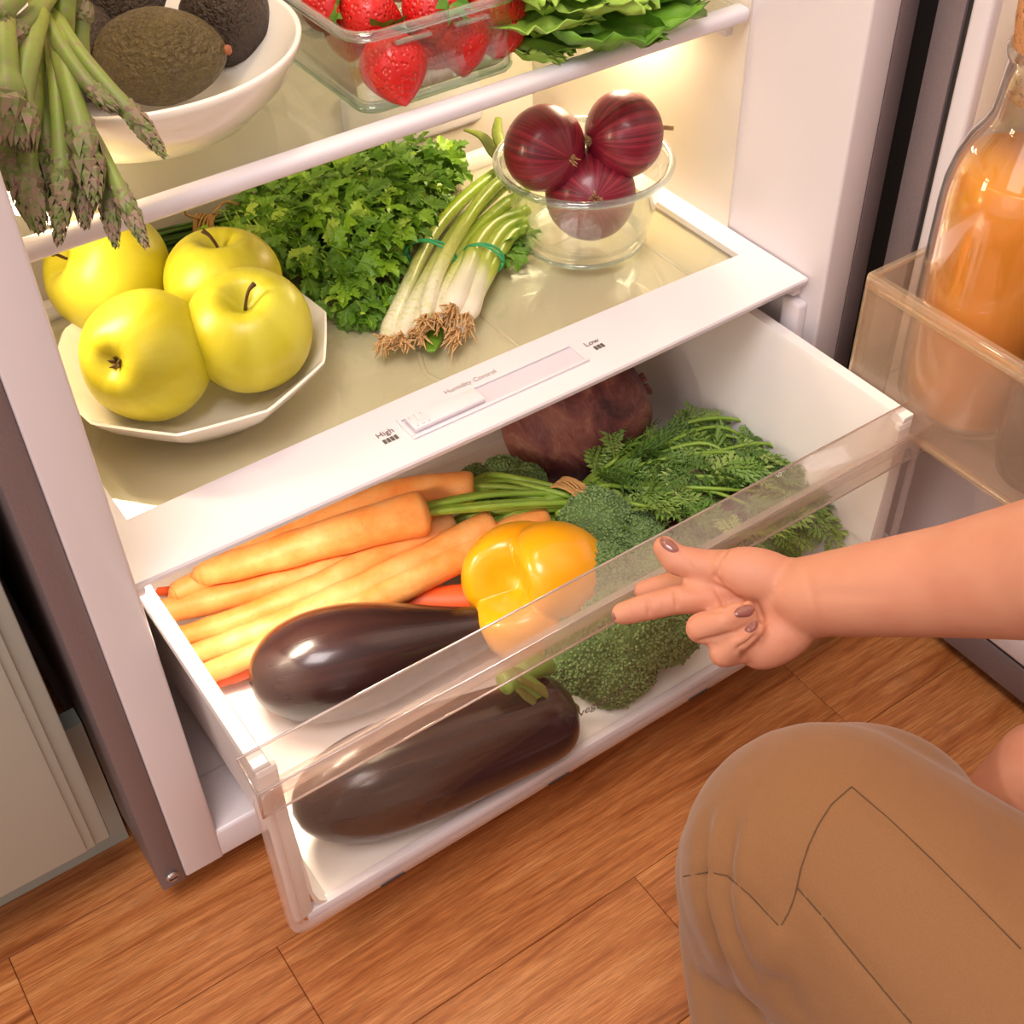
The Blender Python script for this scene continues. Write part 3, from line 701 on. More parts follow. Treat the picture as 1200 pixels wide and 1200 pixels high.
# ---- spring onions
def scallion(label, pts, rb, rs, mat_, grp, seed, rootlen=.010):
    P_ = [H(u, v, SZ+z) for u, v, z in pts]
    t_ = thing('spring_onion', label, 'spring onion', P_[0] - Vector((0,0,rb)), grp)
    rad = [rb*.75, rb] + [rs]*(len(P_)-3) + [rs*.9]
    P2 = [P_[0], P_[0].lerp(P_[1], .28)] + P_[1:]; rad = [rb*.62, rb] + [rs*1.05] + [rs]*(len(P_)-3) + [rs*.85]
    obj('stalk', MB().tube(P2, rad, 12, steps=5), mat_, t_)
    r_ = random.Random(seed); d = (P_[0]-P_[1]).normalized(); g = MB()
    for k in range(34):
        a = Vector((r_.gauss(0,1), r_.gauss(0,1), r_.gauss(0,1))); a = (a - d*a.dot(d)).normalized()
        q0 = P_[0] + a*rb*.5*r_.random(); l = rootlen*r_.uniform(.5, 1.3)
        q1 = q0 + d*l*.5 + a*rb*.7*r_.random(); q2 = q0 + d*l + a*rb*1.2*r_.random() + Vector((r_.gauss(0,.0015), r_.gauss(0,.0015), r_.gauss(0,.0015)))
        for q in (q1, q2): q.z = max(q.z, SZ+.001)
        g.tube([q0, q1, q2], [.0010, .0008, .0004], 4)
    g.ball(P_[0]+d*.001, rb*.62, 1)
    obj('roots', g, M['roots'], t_, kind='stuff')
    return t_
G1, G2 = 'spring onions of the long left bundle', 'spring onions of the short right bundle'
L1 = [('outermost left spring onion of the long bundle', [(452,398,.009),(474,345,.009),(510,270,.012),(556,222,.016),(606,188,.022)], .0068, .0052),
      ('second spring onion from the left in the long bundle', [(470,395,.010),(500,330,.012),(535,272,.018),(572,232,.022),(612,200,.026)], .0070, .0056),
      ('third spring onion of the long bundle, white root end forward', [(492,388,.010),(516,330,.010),(545,285,.016),(580,250,.021),(616,222,.024)], .0068, .0054),
      ('spring onion on the right side of the long bundle', [(512,372,.016),(528,326,.014),(556,288,.014),(590,262,.014),(618,246,.014)], .0062, .0050),
      ('spring onion lying on top of the long bundle', [(498,372,.020),(512,322,.022),(536,276,.028),(566,232,.032),(604,196,.034)], .0058, .0048)]
for k, (lb, pts, rb, rs) in enumerate(L1): scallion(lb, pts, rb, rs, M['scallion'], G1, 40+k)
L2 = [('short spring onion with fat white bulb beside the long bundle', [(530,362,.016),(548,318,.016),(560,285,.016),(582,262,.015),(612,252,.014)], .0086, .0066),
      ('middle spring onion of the short bundle', [(547,372,.010),(562,325,.011),(576,290,.012),(594,268,.012),(616,262,.010)], .0080, .0062),
      ('outermost right spring onion of the short bundle', [(536,388,.008),(566,332,.009),(584,300,.009),(600,276,.009),(618,268,.008)], .0064, .0050)]
for k, (lb, pts, rb, rs) in enumerate(L2): scallion(lb, pts, rb, rs, M['scallion2'], G2, 60+k, .016)
for lb, pts, w_ in (('yellowing spring onion leaf tip curling left behind the glass bowl', [(596,196,.03),(580,180,.032),(566,160,.034),(545,152,.034)], .0052),
                ('split green spring onion leaf tip pointing up behind the glass bowl', [(600,198,.03),(590,176,.036),(583,158,.042),(584,138,.046)], .0050)):
    P_ = [H(u, v, SZ+z) for u, v, z in pts]; lf = obj('spring_onion_leaf', MB().tube(P_, [w_*.7, w_, w_*.9, w_*.5], 8, steps=4, flat=.3), M['scleaf']); tag(lf, lb, 'leaf')
g = MB(); r_ = random.Random(3); ssf = MB()
for k in range(36):
    p = H(r_.uniform(572, 612), r_.uniform(272, 300), SZ+.004+r_.uniform(0,.006)); S_ = r_.uniform(.012,.018)
    q = Matrix.Translation(p) @ Matrix.Rotation(r_.uniform(-3,3), 4, 'Z') @ Matrix.Rotation(r_.gauss(-.3,.5), 4, 'X') @ Matrix.Diagonal((S_,)*3+(1,))
    src = sprig(1.0, k % 9); ssf.add([q @ Vector(p_) for p_ in src.v], src.f)
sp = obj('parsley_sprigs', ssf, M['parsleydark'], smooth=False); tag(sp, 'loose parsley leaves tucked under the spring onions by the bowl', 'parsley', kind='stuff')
def band(label, c_, ax, rx, rz):
    ax = Vector(ax).normalized(); sx = ax.cross(Vector((0,0,1))).normalized(); up = sx.cross(ax)
    t_ = MB()
    for o_ in (-.0013, .0013):
        pts = [c_ + ax*(o_*(1+.8*math.sin(i*.5))) + sx*(rx*math.cos(2*PI*i/28)) + up*(rz*math.sin(2*PI*i/28)) for i in range(29)]
        t_.tube(pts, .0010, 6)
    tag(obj('rubber_band', t_, M['band']), label, 'rubber band')
pa = H(505, 303, SZ+.016); pb_ = H(530, 262, SZ+.018); band('green rubber band round the long spring onion bundle', pa, pb_-pa, .0190, .0150)
pa = H(566, 303, SZ+.013); pb_ = H(580, 275, SZ+.013); band('green rubber band round the short spring onion bundle', pa, pb_-pa, .0150, .0115)
bl = MB(); pts = [H(u, v, SZ+.003) for u, v in ((505,412),(507,400),(510,385),(520,360))]; bl.tube(pts, [.003,.006,.006,.004], 10, steps=4, flat=.3)
tag(obj('spring_onion_leaf', bl, M['parsleydark']), 'dark green leaf end showing between the two bundles of roots', 'leaf')

# ---- white bowl of avocados
bc = Vector((.168, .186, UZ+.0008))
wbw = thing('white_bowl', 'smooth white bowl of dark avocados on the upper shelf', 'bowl', bc)
obj('bowl_body', MB().lathe([(0,.004),(.034,.004),(.060,.016),(.080,.033),(.0900,.0500),(.0918,.0518),(.0936,.0505),(.0925,.046),(.083,.029),(.064,.011),(.046,.002),(.036,.0),(0,.0)][::-1], 96), M['porcelain'], wbw, Matrix.Translation(bc))
def avocado(label, c_, R, axis, m_, seed, nub=True):
    t_ = thing('avocado', label, 'avocado', Vector(c_)-Vector((0,0,R)), 'avocados in the white bowl')
    def fn(th, s):
        ph = PI*s; r = R*math.sin(ph)*(1 - .16*(s-.5)*2*(1 if s > .5 else .4)); z = -R*1.42*math.cos(ph)
        k_ = 1 + .02*nz((math.cos(th)*2+seed, math.sin(th)*2, s*5)) + .012*nz((math.cos(th)*9+seed, math.sin(th)*9, s*22))
        return r*k_*math.cos(th), r*k_*math.sin(th), z
    Mx = axisM(c_, axis); obj('skin', MB().rev(fn, 64, 56), m_, t_, Mx)
    if nub: obj('stem_nub', MB().lathe([(0,.0032),(.0020,.0032),(.0028,.0018),(.0026,-.003),(0,-.003)][::-1], 14), M['nub'], t_, Mx @ T(0,0,R*1.41))
avocado('large green-brown avocado lying in front, stem nub to the right', H(188, 66, .463), .0262, (.80, -.52, .06), M['avocado'], 1)
avocado('dark avocado behind at the right rim of the white bowl', H(266, 24, .458), .0285, (-.2, -.6, .50), M['avocado2'], 5, False)
avocado('dark avocado at the back of the white bowl, cut by the frame top', H(160, -12, .462), .0285, (.9, .3, .1), M['avocado2'], 9, False)
avocado('dark avocado at the left under the asparagus', H(92, 58, .455), .0260, (.3, .9, .1), M['avocado2'], 13, False)

# ---- asparagus hanging over the bowl
def spear(label, pts, r0, r1, seed):
    P_ = [D(u, v, d) for u, v, d in pts]
    t_ = thing('asparagus_spear', label, 'asparagus', P_[0], 'asparagus spears hanging from the white bowl')
    n_ = len(P_); rad = [r0]*(n_-2) + [r1, r1*.18]
    Q = P_[:-1] + [P_[-2].lerp(P_[-1], .6), P_[-1]]; rad = [r0]*(len(P_)-2) + [r1, r1*.62, r1*.08]
    obj('stalk', MB().tube(Q, rad, 10, steps=6), M['asp'], t_)
    # bud scales along the tip
    g = MB(); r_ = random.Random(seed); a = P_[-3] if len(P_) > 2 else P_[0]; b = P_[-2]; c_ = P_[-1]
    N_ = 58
    for k in range(N_):
        s_ = k/(N_-1); s_ = s_**.9
        L_ = (b-a).length; L2 = (c_-b).length; st = .42*L_
        dist = st + s_*(L_-st+L2*.96)
        if dist < L_: p = a.lerp(b, dist/L_); ax = (b-a).normalized(); rr = r0 + (r1-r0)*(dist/L_)
        else: q_ = (dist-L_)/L2; p = b.lerp(c_, q_); ax = (c_-b).normalized(); rr = r1*(1 - .75*q_**1.4)
        th = k*2.4 + r_.uniform(-.2,.2); e1 = ax.orthogonal().normalized(); e2 = ax.cross(e1); o_ = e1*math.cos(th)+e2*math.sin(th); tn = ax.cross(o_)
        ls = rr*r_.uniform(1.5, 2.1)*(1 if dist > L_*.8 else .9); wd = rr*.62
        q0 = p + o_*rr*.82
        V_ = [q0, q0+tn*wd+ax*ls*.35+o_*rr*.10, q0-tn*wd+ax*ls*.35+o_*rr*.10, q0+ax*ls*.42+o_*rr*.45, q0+ax*ls+o_*rr*.16]
        g.add(V_, [(0,1,3),(0,3,2),(1,4,3),(3,4,2),(0,2,1),(1,2,4)])
    obj('bud_scales', g, M['aspscale'], t_, smooth=False, kind='stuff')
SP = [('long thin asparagus spear reaching furthest right across the bowl rim', [(48,-8,.700),(85,52,.675),(122,98,.660),(160,140,.650),(194,184,.645)], .0040, .0044),
 ('asparagus spear lying just below the one that reaches furthest right', [(42,2,.690),(66,46,.670),(94,88,.655),(118,114,.648),(136,128,.645)], .0038, .0036),
 ('asparagus spear whose tip hangs lowest over the back left apple, right side', [(88,128,.668),(110,160,.655),(128,195,.645),(146,235,.636),(172,290,.628)], .0030, .0044),
 ('asparagus tip hanging beside the lowest right tip, over the apple', [(98,140,.672),(108,170,.660),(118,200,.652),(126,235,.646),(136,290,.640)], .0032, .0044),
 ('thick pale asparagus spear in the middle ending above the upper shelf rail', [(64,20,.690),(72,66,.668),(84,112,.652),(98,165,.640),(112,240,.632)], .0050, .0070),
 ('asparagus spear with pointed tip just left of the thick middle one', [(78,110,.672),(84,140,.660),(90,175,.652),(96,215,.646),(100,266,.640)], .0040, .0052),
 ('slender dark asparagus spear hanging lowest in the centre of the bunch', [(60,40,.682),(64,90,.664),(68,140,.650),(73,205,.640),(68,286,.630)], .0036, .0058),
 ('slender asparagus spear left of the lowest central one', [(54,30,.690),(46,80,.672),(50,130,.660),(57,180,.650),(66,250,.642)], .0036, .0054),
 ('thick asparagus spear with purple bracts at the left', [(44,16,.670),(34,62,.650),(26,105,.638),(24,135,.630),(26,170,.626)], .0056, .0070),
 ('asparagus spear with blunt purple tip hanging at far lower left', [(38,90,.664),(38,130,.652),(32,170,.645),(32,215,.640),(46,270,.634)], .0048, .0066),
 ('asparagus spear at the left edge with its tip by the fridge frame', [(-6,90,.670),(2,130,.656),(8,160,.650),(12,190,.645),(22,222,.640)], .0046, .0060),
 ('stubby asparagus tip against the left edge of the picture', [(2,20,.650),(4,50,.640),(6,80,.634),(6,110,.630),(4,160,.628)], .0060, .0095),
 ('yellow-green asparagus stalk curving at the top left corner', [(62,-14,.690),(46,10,.672),(32,24,.660),(18,36,.652),(4,56,.648)], .0044, .0050),
 ('asparagus spear at upper left lying over the bunch', [(30,-20,.660),(20,-5,.655),(10,5,.650),(2,14,.648),(-10,30,.645)], .0050, .0060),
 ('short yellowish asparagus stalk standing beside the front avocado', [(96,80,.705),(94,56,.700),(94,36,.700),(97,20,.700),(99,6,.700)], .0046, .0040),
 ('pale asparagus stalk at the top of the bunch', [(74,40,.695),(75,20,.690),(76,2,.690),(76,-10,.690),(76,-30,.690)], .0052, .0050)]
for k, (lb, pts, a, b) in enumerate(SP): spear(lb, pts, a, b, 100+k)

# ---- glass box of strawberries
bx0, bx1, by0, by1 = .2690, .3870, .1155, .2480
gx = thing('glass_container', 'rectangular glass food container full of strawberries', 'container', ((bx0+bx1)/2, (by0+by1)/2, UZ))
g = MB(); rr = [(.008,.0008,.010),(.0055,.0025,.012),(.0040,.0060,.013),(.0020,.030,.016),(.0006,.046,.018)]; ri = [(.0034,.046,.015),(.0048,.030,.014),(.0068,.0080,.011),(.0090,.0050,.010)]
loft(g, [ring(bx0+o, bx1-o, by0+o, by1-o, UZ+z, r) for o, z, r in rr+ri], True, True)
obj('container_body', g, M['glass'], gx, auto=60)
g = MB(); rr = [(.0006,.0445,.018),(-.0028,.0462,.020),(-.0036,.0490,.021),(-.0024,.0512,.020),(.0016,.0512,.017),(.0030,.0490,.016),(.0026,.0460,.016),(.0006,.0445,.018)]
loft(g, [ring(bx0+o, bx1-o, by0+o, by1-o, UZ+z, r) for o, z, r in rr]); obj('rim', g, M['glassrim'], gx)
g = MB(); rr = [(.0085,.0003,.010),(.0050,.0006,.012),(.0036,.0034,.013),(.0046,.0050,.012),(.0080,.0046,.010)]
loft(g, [ring(bx0+o, bx1-o, by0+o, by1-o, UZ+z, r) for o, z, r in rr], True); obj('base_edge', g, clear('container_base_glass', (.70,.80,.74), .08, .8, .06, (180,210,190)), gx)
for u0, u1, v0, v1 in ((480,520,48,34),(550,590,26,14)):
    a = H(u0, v0+8, UZ+.0445); b = H(u1, v1+8, UZ+.0445); y = by0-.0012
    obj('rim_lug', MB().box(a.x, b.x, y-.0016, y+.003, UZ+.0405, UZ+.0425, bev=.0006), M['glassrim'], gx, auto=40)
def berry_fn(R, L_, seed):
    def fn(th, s):
        r = R*math.sin(PI*min(1, s**.62))**.72 if s < 1 else 0
        r = R*1.06*(max(0, math.sin(PI*s**1.15)))**.70*(1+.03*nz((math.cos(th)*2, math.sin(th)*2, seed+s*3)))
        return r*math.cos(th), r*math.sin(th), L_*(s-.5)
    return fn
def strawberry(label, px, py, z, R, axis, seed):
    c_ = H(px, py, UZ+z); L_ = R*2.45
    t_ = thing('strawberry', label, 'strawberry', c_-Vector((0,0,R)), 'strawberries in the glass container')
    Mx = axisM(c_, axis); obj('flesh', MB().rev(berry_fn(R, L_, seed), 32, 26), M['berry'], t_, Mx)
    g = MB()
    for k in range(8):
        a = k*PI/4 + seed; d = Vector((math.cos(a), math.sin(a), 0)); s_ = Vector((-math.sin(a), math.cos(a), 0))
        b0 = Vector((0,0,L_*.46)); p1 = b0 + d*R*.45 + Vector((0,0,R*.10)); p2 = b0 + d*R*.95 + Vector((0,0,R*(.0 if k%2 else .22)))
        g.add([b0, p1+s_*R*.20, p2, p1-s_*R*.20], [(0,1,2),(0,2,3)])
    obj('calyx', g, M['leafgreen'], t_, Mx, smooth=False, kind='stuff')
SB = [('strawberry in the front left corner of the container, seen through glass', 462, 80, .022, .0190, (.1,.5,.5)),
 ('strawberry with green calyx facing forward at the middle of the container', 505, 12, .040, .0180, (.15,-.65,.45)),
 ('strawberry with pale seeds resting just inside the front rim', 434, 18, .043, .0165, (-.75,.3,.25)),
 ('strawberry lying in the left part of the container', 385, 6, .041, .0165, (.2,.8,.3)),
 ('strawberry seen through the glass under the front rim, right of centre', 540, 48, .022, .0175, (.2,.4,.7)),
 ('orange-red strawberry at the right end of the container rim', 580, 0, .040, .0170, (-.5,.5,.3)),
 ('strawberry low in the right end of the container', 585, 38, .020, .0150, (.5,.5,.5)),
 ('strawberry behind, at the top edge of the frame left', 395, -35, .040, .0170, (.5,.1,.8)),
 ('strawberry behind, at the top edge of the frame centre', 465, -30, .040, .0170, (-.5,.1,.8)),
 ('strawberry behind, at the top edge of the frame right', 540, -30, .040, .0170, (-.2,.6,.6)),
 ('strawberry low in the left part of the container', 410, 40, .018, .0150, (.3,.5,.5)),
 ('strawberry low in the middle of the container', 505, 55, .016, .0140, (-.4,.5,.5))]
for k, (lb, u, v_, z, R, ax) in enumerate(SB): strawberry(lb, u, v_, z, R, ax, k*.7+1)

# ---- lettuce at the right of the upper shelf
let = thing('lettuce', 'loose green lettuce leaves piled at the right end of the upper shelf', 'lettuce', (.45, .19, UZ))
def lettuce_leaf(c_, L_, W_, head, pitch, roll, seed, m_):
    g = MB(); nu, nv = 22, 16; vs = []; r_ = random.Random(seed)
    for j in range(nv+1):
        for i in range(nu+1):
            a = (i/nu-.5)*2; b = j/nv; wv = math.sin(PI*min(1, b*.86+.10))**.6
            x = a*W_*wv; y = (b-.3)*L_
            ed = max(abs(a)**3, b**5)
            z = .10*W_*a*a + .004*math.sin(a*9+seed)*ed + .0045*nz((x*70+seed, y*70, 0)) + .007*ed*nz((x*160, y*160, seed)) - .05*abs(b-.3)*L_
            y += .004*ed*math.sin(a*23+seed); vs.append((x, y, z))
    fs = [(j*(nu+1)+i, j*(nu+1)+i+1, (j+1)*(nu+1)+i+1, (j+1)*(nu+1)+i) for j in range(nv) for i in range(nu)]
    g.add(vs, fs)
    lf = obj('leaf', g, m_, let, Matrix.Translation(c_) @ Matrix.Rotation(head, 4, 'Z') @ Matrix.Rotation(pitch, 4, 'X') @ Matrix.Rotation(roll, 4, 'Y'))
    lf.modifiers.new('thick', 'SOLIDIFY').thickness = .0006
for k, (u, v_, z, L_, W_, hd, pt, rl, m_) in enumerate([
    (655, 45, .012, .090, .030, -2.2, -.05, .1, 'lettuce'), (700, 40, .018, .095, .034, -2.6, .05, -.1, 'lettuce2'), (740, 25, .022, .100, .036, -2.0, .0, .15, 'lettuce2'),
    (640, 18, .030, .085, .034, -2.7, .1, .1, 'lettuce'), (705, 5, .036, .090, .036, -2.9, .15, 0, 'lettuce'), (760, -5, .030, .095, .036, -1.7, .05, .1, 'lettuce2'),
    (680, -25, .046, .09, .04, 2.6, .1, 0, 'lettuce'), (770, -30, .036, .09, .04, -1.4, .1, 0, 'lettuce2'), (630, 50, .008, .075, .026, -2.9, .0, 0, 'lettuce')]):
    lettuce_leaf(H(u-24, v_-10, UZ+z)+Vector((-.006,.010,0)), L_, W_, hd, pt, rl, k*3+1, M[m_])

# ================================================================== vegetables in the crisper
def carrot(label, pts, r, seed, m_='carrot', r_tip=.58):
    P_ = [H(u, v, z) for u, v, z in pts]; t_ = thing('carrot', label, 'carrot', P_[0]-Vector((0,0,r)), 'carrots in the crisper drawer')
    n_ = len(P_); de = (P_[-1]-P_[-2]).normalized()
    Q = [P_[0]+(P_[0]-P_[1]).normalized()*r*.45, P_[0]] + P_[1:] + [P_[-1]+de*r*r_tip*.9, P_[-1]+de*r*r_tip*1.5]
    rad = [r*.45, r] + [r*(1-(1-r_tip)*(k/(n_-1))**1.15) for k in range(1, n_)] + [r*r_tip*.72, r*r_tip*.12]
    g = MB().tube(Q, rad, 18, steps=9); r_ = random.Random(seed); ph = r_.random()*9
    for i, v in enumerate(g.v):
        t0 = g.t[i]; ringn = int(t0*46); k_ = 1
        a = Vector(v); 
        g.v[i] = tuple(a + Vector((nz((a.x*60+ph, a.y*60, a.z*60)), nz((a.x*60, a.y*60+ph, a.z*60)), nz((a.x*60, a.y*60, a.z*60+ph))))*.0009)
    obj('root', g, M[m_], t_)
    return t_, P_[0], (P_[0]-P_[1]).normalized()
CR = [('topmost pale carrot running under the white shelf strip', [(546,573,.128),(470,580,.126),(390,606,.122),(300,645,.118),(215,690,.112)], .0135),
 ('thick pale carrot with broad crown lying second from the top', [(490,602,.136),(430,618,.134),(360,638,.130),(300,656,.126),(248,670,.122)], .0165),
 ('carrot lying below the thick pale one, its crown hidden', [(470,634,.104),(400,662,.104),(330,682,.103),(260,700,.102),(192,716,.102)], .0150),
 ('long carrot third from the front, crown beside the green stems', [(522,617,.112),(450,650,.110),(370,690,.106),(290,722,.102),(216,745,.098)], .0130),
 ('long slim carrot with crown next to the cut stems', [(570,620,.116),(490,660,.113),(400,700,.108),(310,738,.100),(226,768,.092)], .0130),
 ('carrot running from the pepper to the drawer left side', [(632,612,.112),(560,642,.112),(470,688,.110),(360,740,.100),(242,790,.088)], .0130)]
crowns = []
for k, (lb, pts, r) in enumerate(CR):
    t_, c_, d = carrot(lb, pts, r, k); crowns.append((c_, d))
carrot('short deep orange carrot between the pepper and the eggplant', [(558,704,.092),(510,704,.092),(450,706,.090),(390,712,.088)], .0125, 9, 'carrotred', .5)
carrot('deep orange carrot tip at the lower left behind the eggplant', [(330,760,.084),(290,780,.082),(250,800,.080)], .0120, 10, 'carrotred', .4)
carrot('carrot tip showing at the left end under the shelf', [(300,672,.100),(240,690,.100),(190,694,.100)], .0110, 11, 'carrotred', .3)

# carrot greens: stems, twine and feathery fronds
cg = thing('carrot_greens', 'feathery carrot tops tied with twine, spread across the drawer', 'carrot tops', tuple(H(660, 590, .10)))
knot = H(668, 585, .128)
g = MB(); r_ = random.Random(11)
for (c_, d) in [crowns[i] for i in (0, 1, 3, 4, 5)] + [(H(560, 574, .122), Vector((1,0,0))), (H(552, 585, .12), Vector((1,0,0)))]:
    for j in range(5):
        o_ = Vector((r_.gauss(0,.0035), r_.gauss(0,.0035), r_.gauss(0,.0025)))
        a = c_ + d*.006 + o_*.8
        mid = a.lerp(knot, .5) + Vector((0,0,.004)) + o_
        g.tube([c_ + o_*.5, a+d*.008, mid, knot+o_*1.2], [.0030,.0026,.0024,.0024], 7, steps=4)
obj('cut_stems', g, M['carrotstem'], cg, kind='stuff')
g = MB(); ax = Vector((1, .25, 0)).normalized(); sx = ax.cross(Vector((0,0,1)))
for k in range(8):
    pts = [knot + ax*(k*.0018-.006+.001*math.sin(i*.8+k)) + sx*(.016*math.cos(2*PI*i/16)) + Vector((0,0,.015*math.sin(2*PI*i/16))) for i in range(17)]
    g.tube(pts, .0010, 5)
g.tube([knot+Vector((0,-.006,.014)), knot+Vector((.006,-.016,.012)), knot+Vector((.010,-.024,.0))], .0012, 5, steps=4)
obj('twine', g, M['twine'], cg, label='pale jute twine')
def frond(seed):
    r = random.Random(seed); g = MB(); L_ = 1.0
    sp_ = [Vector((0, L_*k/10, -.22*(k/10)**2)) for k in range(11)]
    g.tube(sp_, [.016-.012*k/10 for k in range(11)], 4, cap=False)
    for k in range(2, 11):
        for sd in (-1, 1):
            l = (.34*math.sin(PI*min(.95, (k/10)*.9+.08)))*r.uniform(.8, 1.15); b = sp_[k]
            d = Vector((sd*.85, .55, r.uniform(-.25,.25))).normalized(); s_ = d.cross(Vector((0,0,1))).normalized()
            for (f, ll, an) in ((0.0, .55, .6), (.2, .5, -.6), (.35, .42, .6), (.45, .62, 0)):
                bb = b + d*l*f; dd = (d*math.cos(an)+s_*math.sin(an)).normalized(); ss = dd.cross(Vector((0,0,1))).normalized(); q = l*ll
                g.add([bb, bb+dd*q*.5+ss*q*.20+Vector((0,0,.02*q)), bb+dd*q-Vector((0,0,.15*q)), bb+dd*q*.5-ss*q*.20+Vector((0,0,.02*q))], [(0,1,2,3)])
    return g
frs = []
for k in range(7):
    me = frond(k).mesh('frond', False); me.materials.append(M['frond']); frs.append(me)
ends = []
for k in range(46):
    ends.append((r_.uniform(705, 985), r_.uniform(470, 640)))
stemg = MB(); nfr = 0
def inside(u, v): return v > 486 - .02*(u-700) + (0 if u < 900 else (u-900)*.15) and v < 690 and (v < 486 + 330*1 if u < 0 else True) and v < 640 + .1*(u-700)
SPINE = [[(700,560),(760,515),(820,492),(880,490),(930,505),(965,525)], [(700,560),(770,525),(850,510),(910,540),(900,590)], [(705,570),(770,560),(850,560),(930,580),(985,600)],
 [(700,575),(740,590),(790,600),(800,625)], [(700,565),(770,540),(850,530),(930,545),(1000,590)], [(695,560),(740,530),(790,500),(850,487),(900,492)], [(700,570),(780,545),(870,550),(950,600),(990,632)],
 [(700,565),(760,535),(830,520),(870,560),(862,600)], [(700,570),(750,572),(830,575),(890,600),(930,630)], [(690,560),(720,540),(728,520),(722,505)], [(700,560),(760,530),(840,500),(940,520),(1005,575)],[(700,565),(730,600),(738,620)],
 [(700,565),(790,570),(880,575),(960,560)],[(700,565),(800,540),(900,520),(975,540)],[(700,560),(790,505),(870,490),(955,520)],[(705,565),(800,552),(900,560),(1005,620)]]
for si, sp_ in enumerate(SPINE):
    n_ = len(sp_); P_ = []
    for k, (u, v) in enumerate(sp_):
        q = k/(n_-1); z = .118 + .018*math.sin(PI*min(1, q*1.1)) - .012*q + r_.uniform(-.006,.008)
        if u > 930: z -= .008
        p = H(u, v, z)
        p.x = min(p.x, .528); p.y = max(p.y, -.088); P_.append(p)
    o_ = Vector((r_.gauss(0,.004), r_.gauss(0,.004), r_.gauss(0,.003)))
    st = MB().tube([knot+o_] + P_, [.0026]+[.0020-.0012*k/n_ for k in range(n_)], 6, steps=5)
    obj('stem', st, M['carrotstem'], cg)
    for k in range(1, n_):
        for q in (0., .33, .66):
            p = P_[k-1].lerp(P_[k], q)
            for rep in range(1 if nfr < 290 else 0):
                d = (P_[k]-P_[k-1]); hd = math.atan2(d.y, d.x) - PI/2 + r_.choice((-1,1))*r_.uniform(.2, 1.0); S_ = r_.uniform(.030, .050)
                q_ = Matrix.Translation(p + Vector((0,0,.001))) @ Matrix.Rotation(hd, 4, 'Z') @ Matrix.Rotation(r_.gauss(.0,.25), 4, 'X') @ Matrix.Rotation(r_.gauss(0,.6), 4, 'Y') @ Matrix.Diagonal((S_,)*3+(1,))
                tip = q_ @ Vector((0,1,-.2))
                if tip.y < -.096 or tip.x > .532 : continue
                obj('frond', frs[nfr % 7], None, cg, q_, smooth=False); nfr += 1
for rep in range(75):      # fronds that end the spray, and the ones pressed behind the clear front
    if rep < 38: p = H(r_.uniform(720, 960), r_.uniform(500, 600), r_.uniform(.10,.135))
    else: p = Vector((r_.uniform(.40,.515), r_.uniform(-.088, .0), r_.uniform(.085,.150)))
    S_ = r_.uniform(.030, .046); hd = r_.uniform(-3.1, 3.1) if rep >= 38 else r_.uniform(-2.6, -.4)
    q_ = Matrix.Translation(p) @ Matrix.Rotation(hd, 4, 'Z') @ Matrix.Rotation(r_.gauss(-.2,.35), 4, 'X') @ Matrix.Rotation(r_.gauss(0,.6), 4, 'Y') @ Matrix.Diagonal((S_,)*3+(1,))
    tip = q_ @ Vector((0,1,-.2))
    if tip.y < -.098 or tip.x > .532 or tip.z < FZ or nfr > 296: continue
    obj('frond', frs[nfr % 7], None, cg, q_, smooth=False); nfr += 1

# beets
def beet(label, c_, R, sq, axis, seed, grp='beets in the crisper drawer'):
    t_ = thing('beetroot', label, 'beetroot', Vector(c_)-Vector((0,0,R*.9)), grp)
    def fn(th, s):
        ph = PI*s; r = R*math.sin(ph)**.85*(1 + .05*nz((math.cos(th)*1.3+seed, math.sin(th)*1.3, s*2)) + .02*nz((math.cos(th)*5+seed, math.sin(th)*5, s*7)))
        z = -R*sq*math.cos(ph) + (-R*.12*math.exp(-(r/(R*.3))**2) if s > .5 else 0)
        return r*math.cos(th), r*math.sin(th), z
    Mx = axisM(c_, axis); obj('root', MB().rev(fn, 64, 48), M['beet'], t_, Mx)
    g = MB(); r2 = random.Random(seed)
    for k in range(9):
        a = r2.random()*6.28; g.tube([(.004*math.cos(a), .004*math.sin(a), R*sq*.84), (.008*math.cos(a), .008*math.sin(a), R*sq*1.02)], [.003,.002], 6)
    obj('crown', g, M['beet'], t_, Mx, kind='stuff')
beet('large rough purple beetroot half under the shelf strip', H(676, 488, .120), .0500, 1.22, (.80, -.28, .30), 2)
beet('dark beetroot under the carrot tops near the clear front', H(812, 586, .100), .0330, 1.0, (.2, .3, .9), 6)
beet('dark beetroot in the shade under the carrot tops, further left', H(738, 590, .094), .0270, 1.0, (.3, .1, .9), 8)

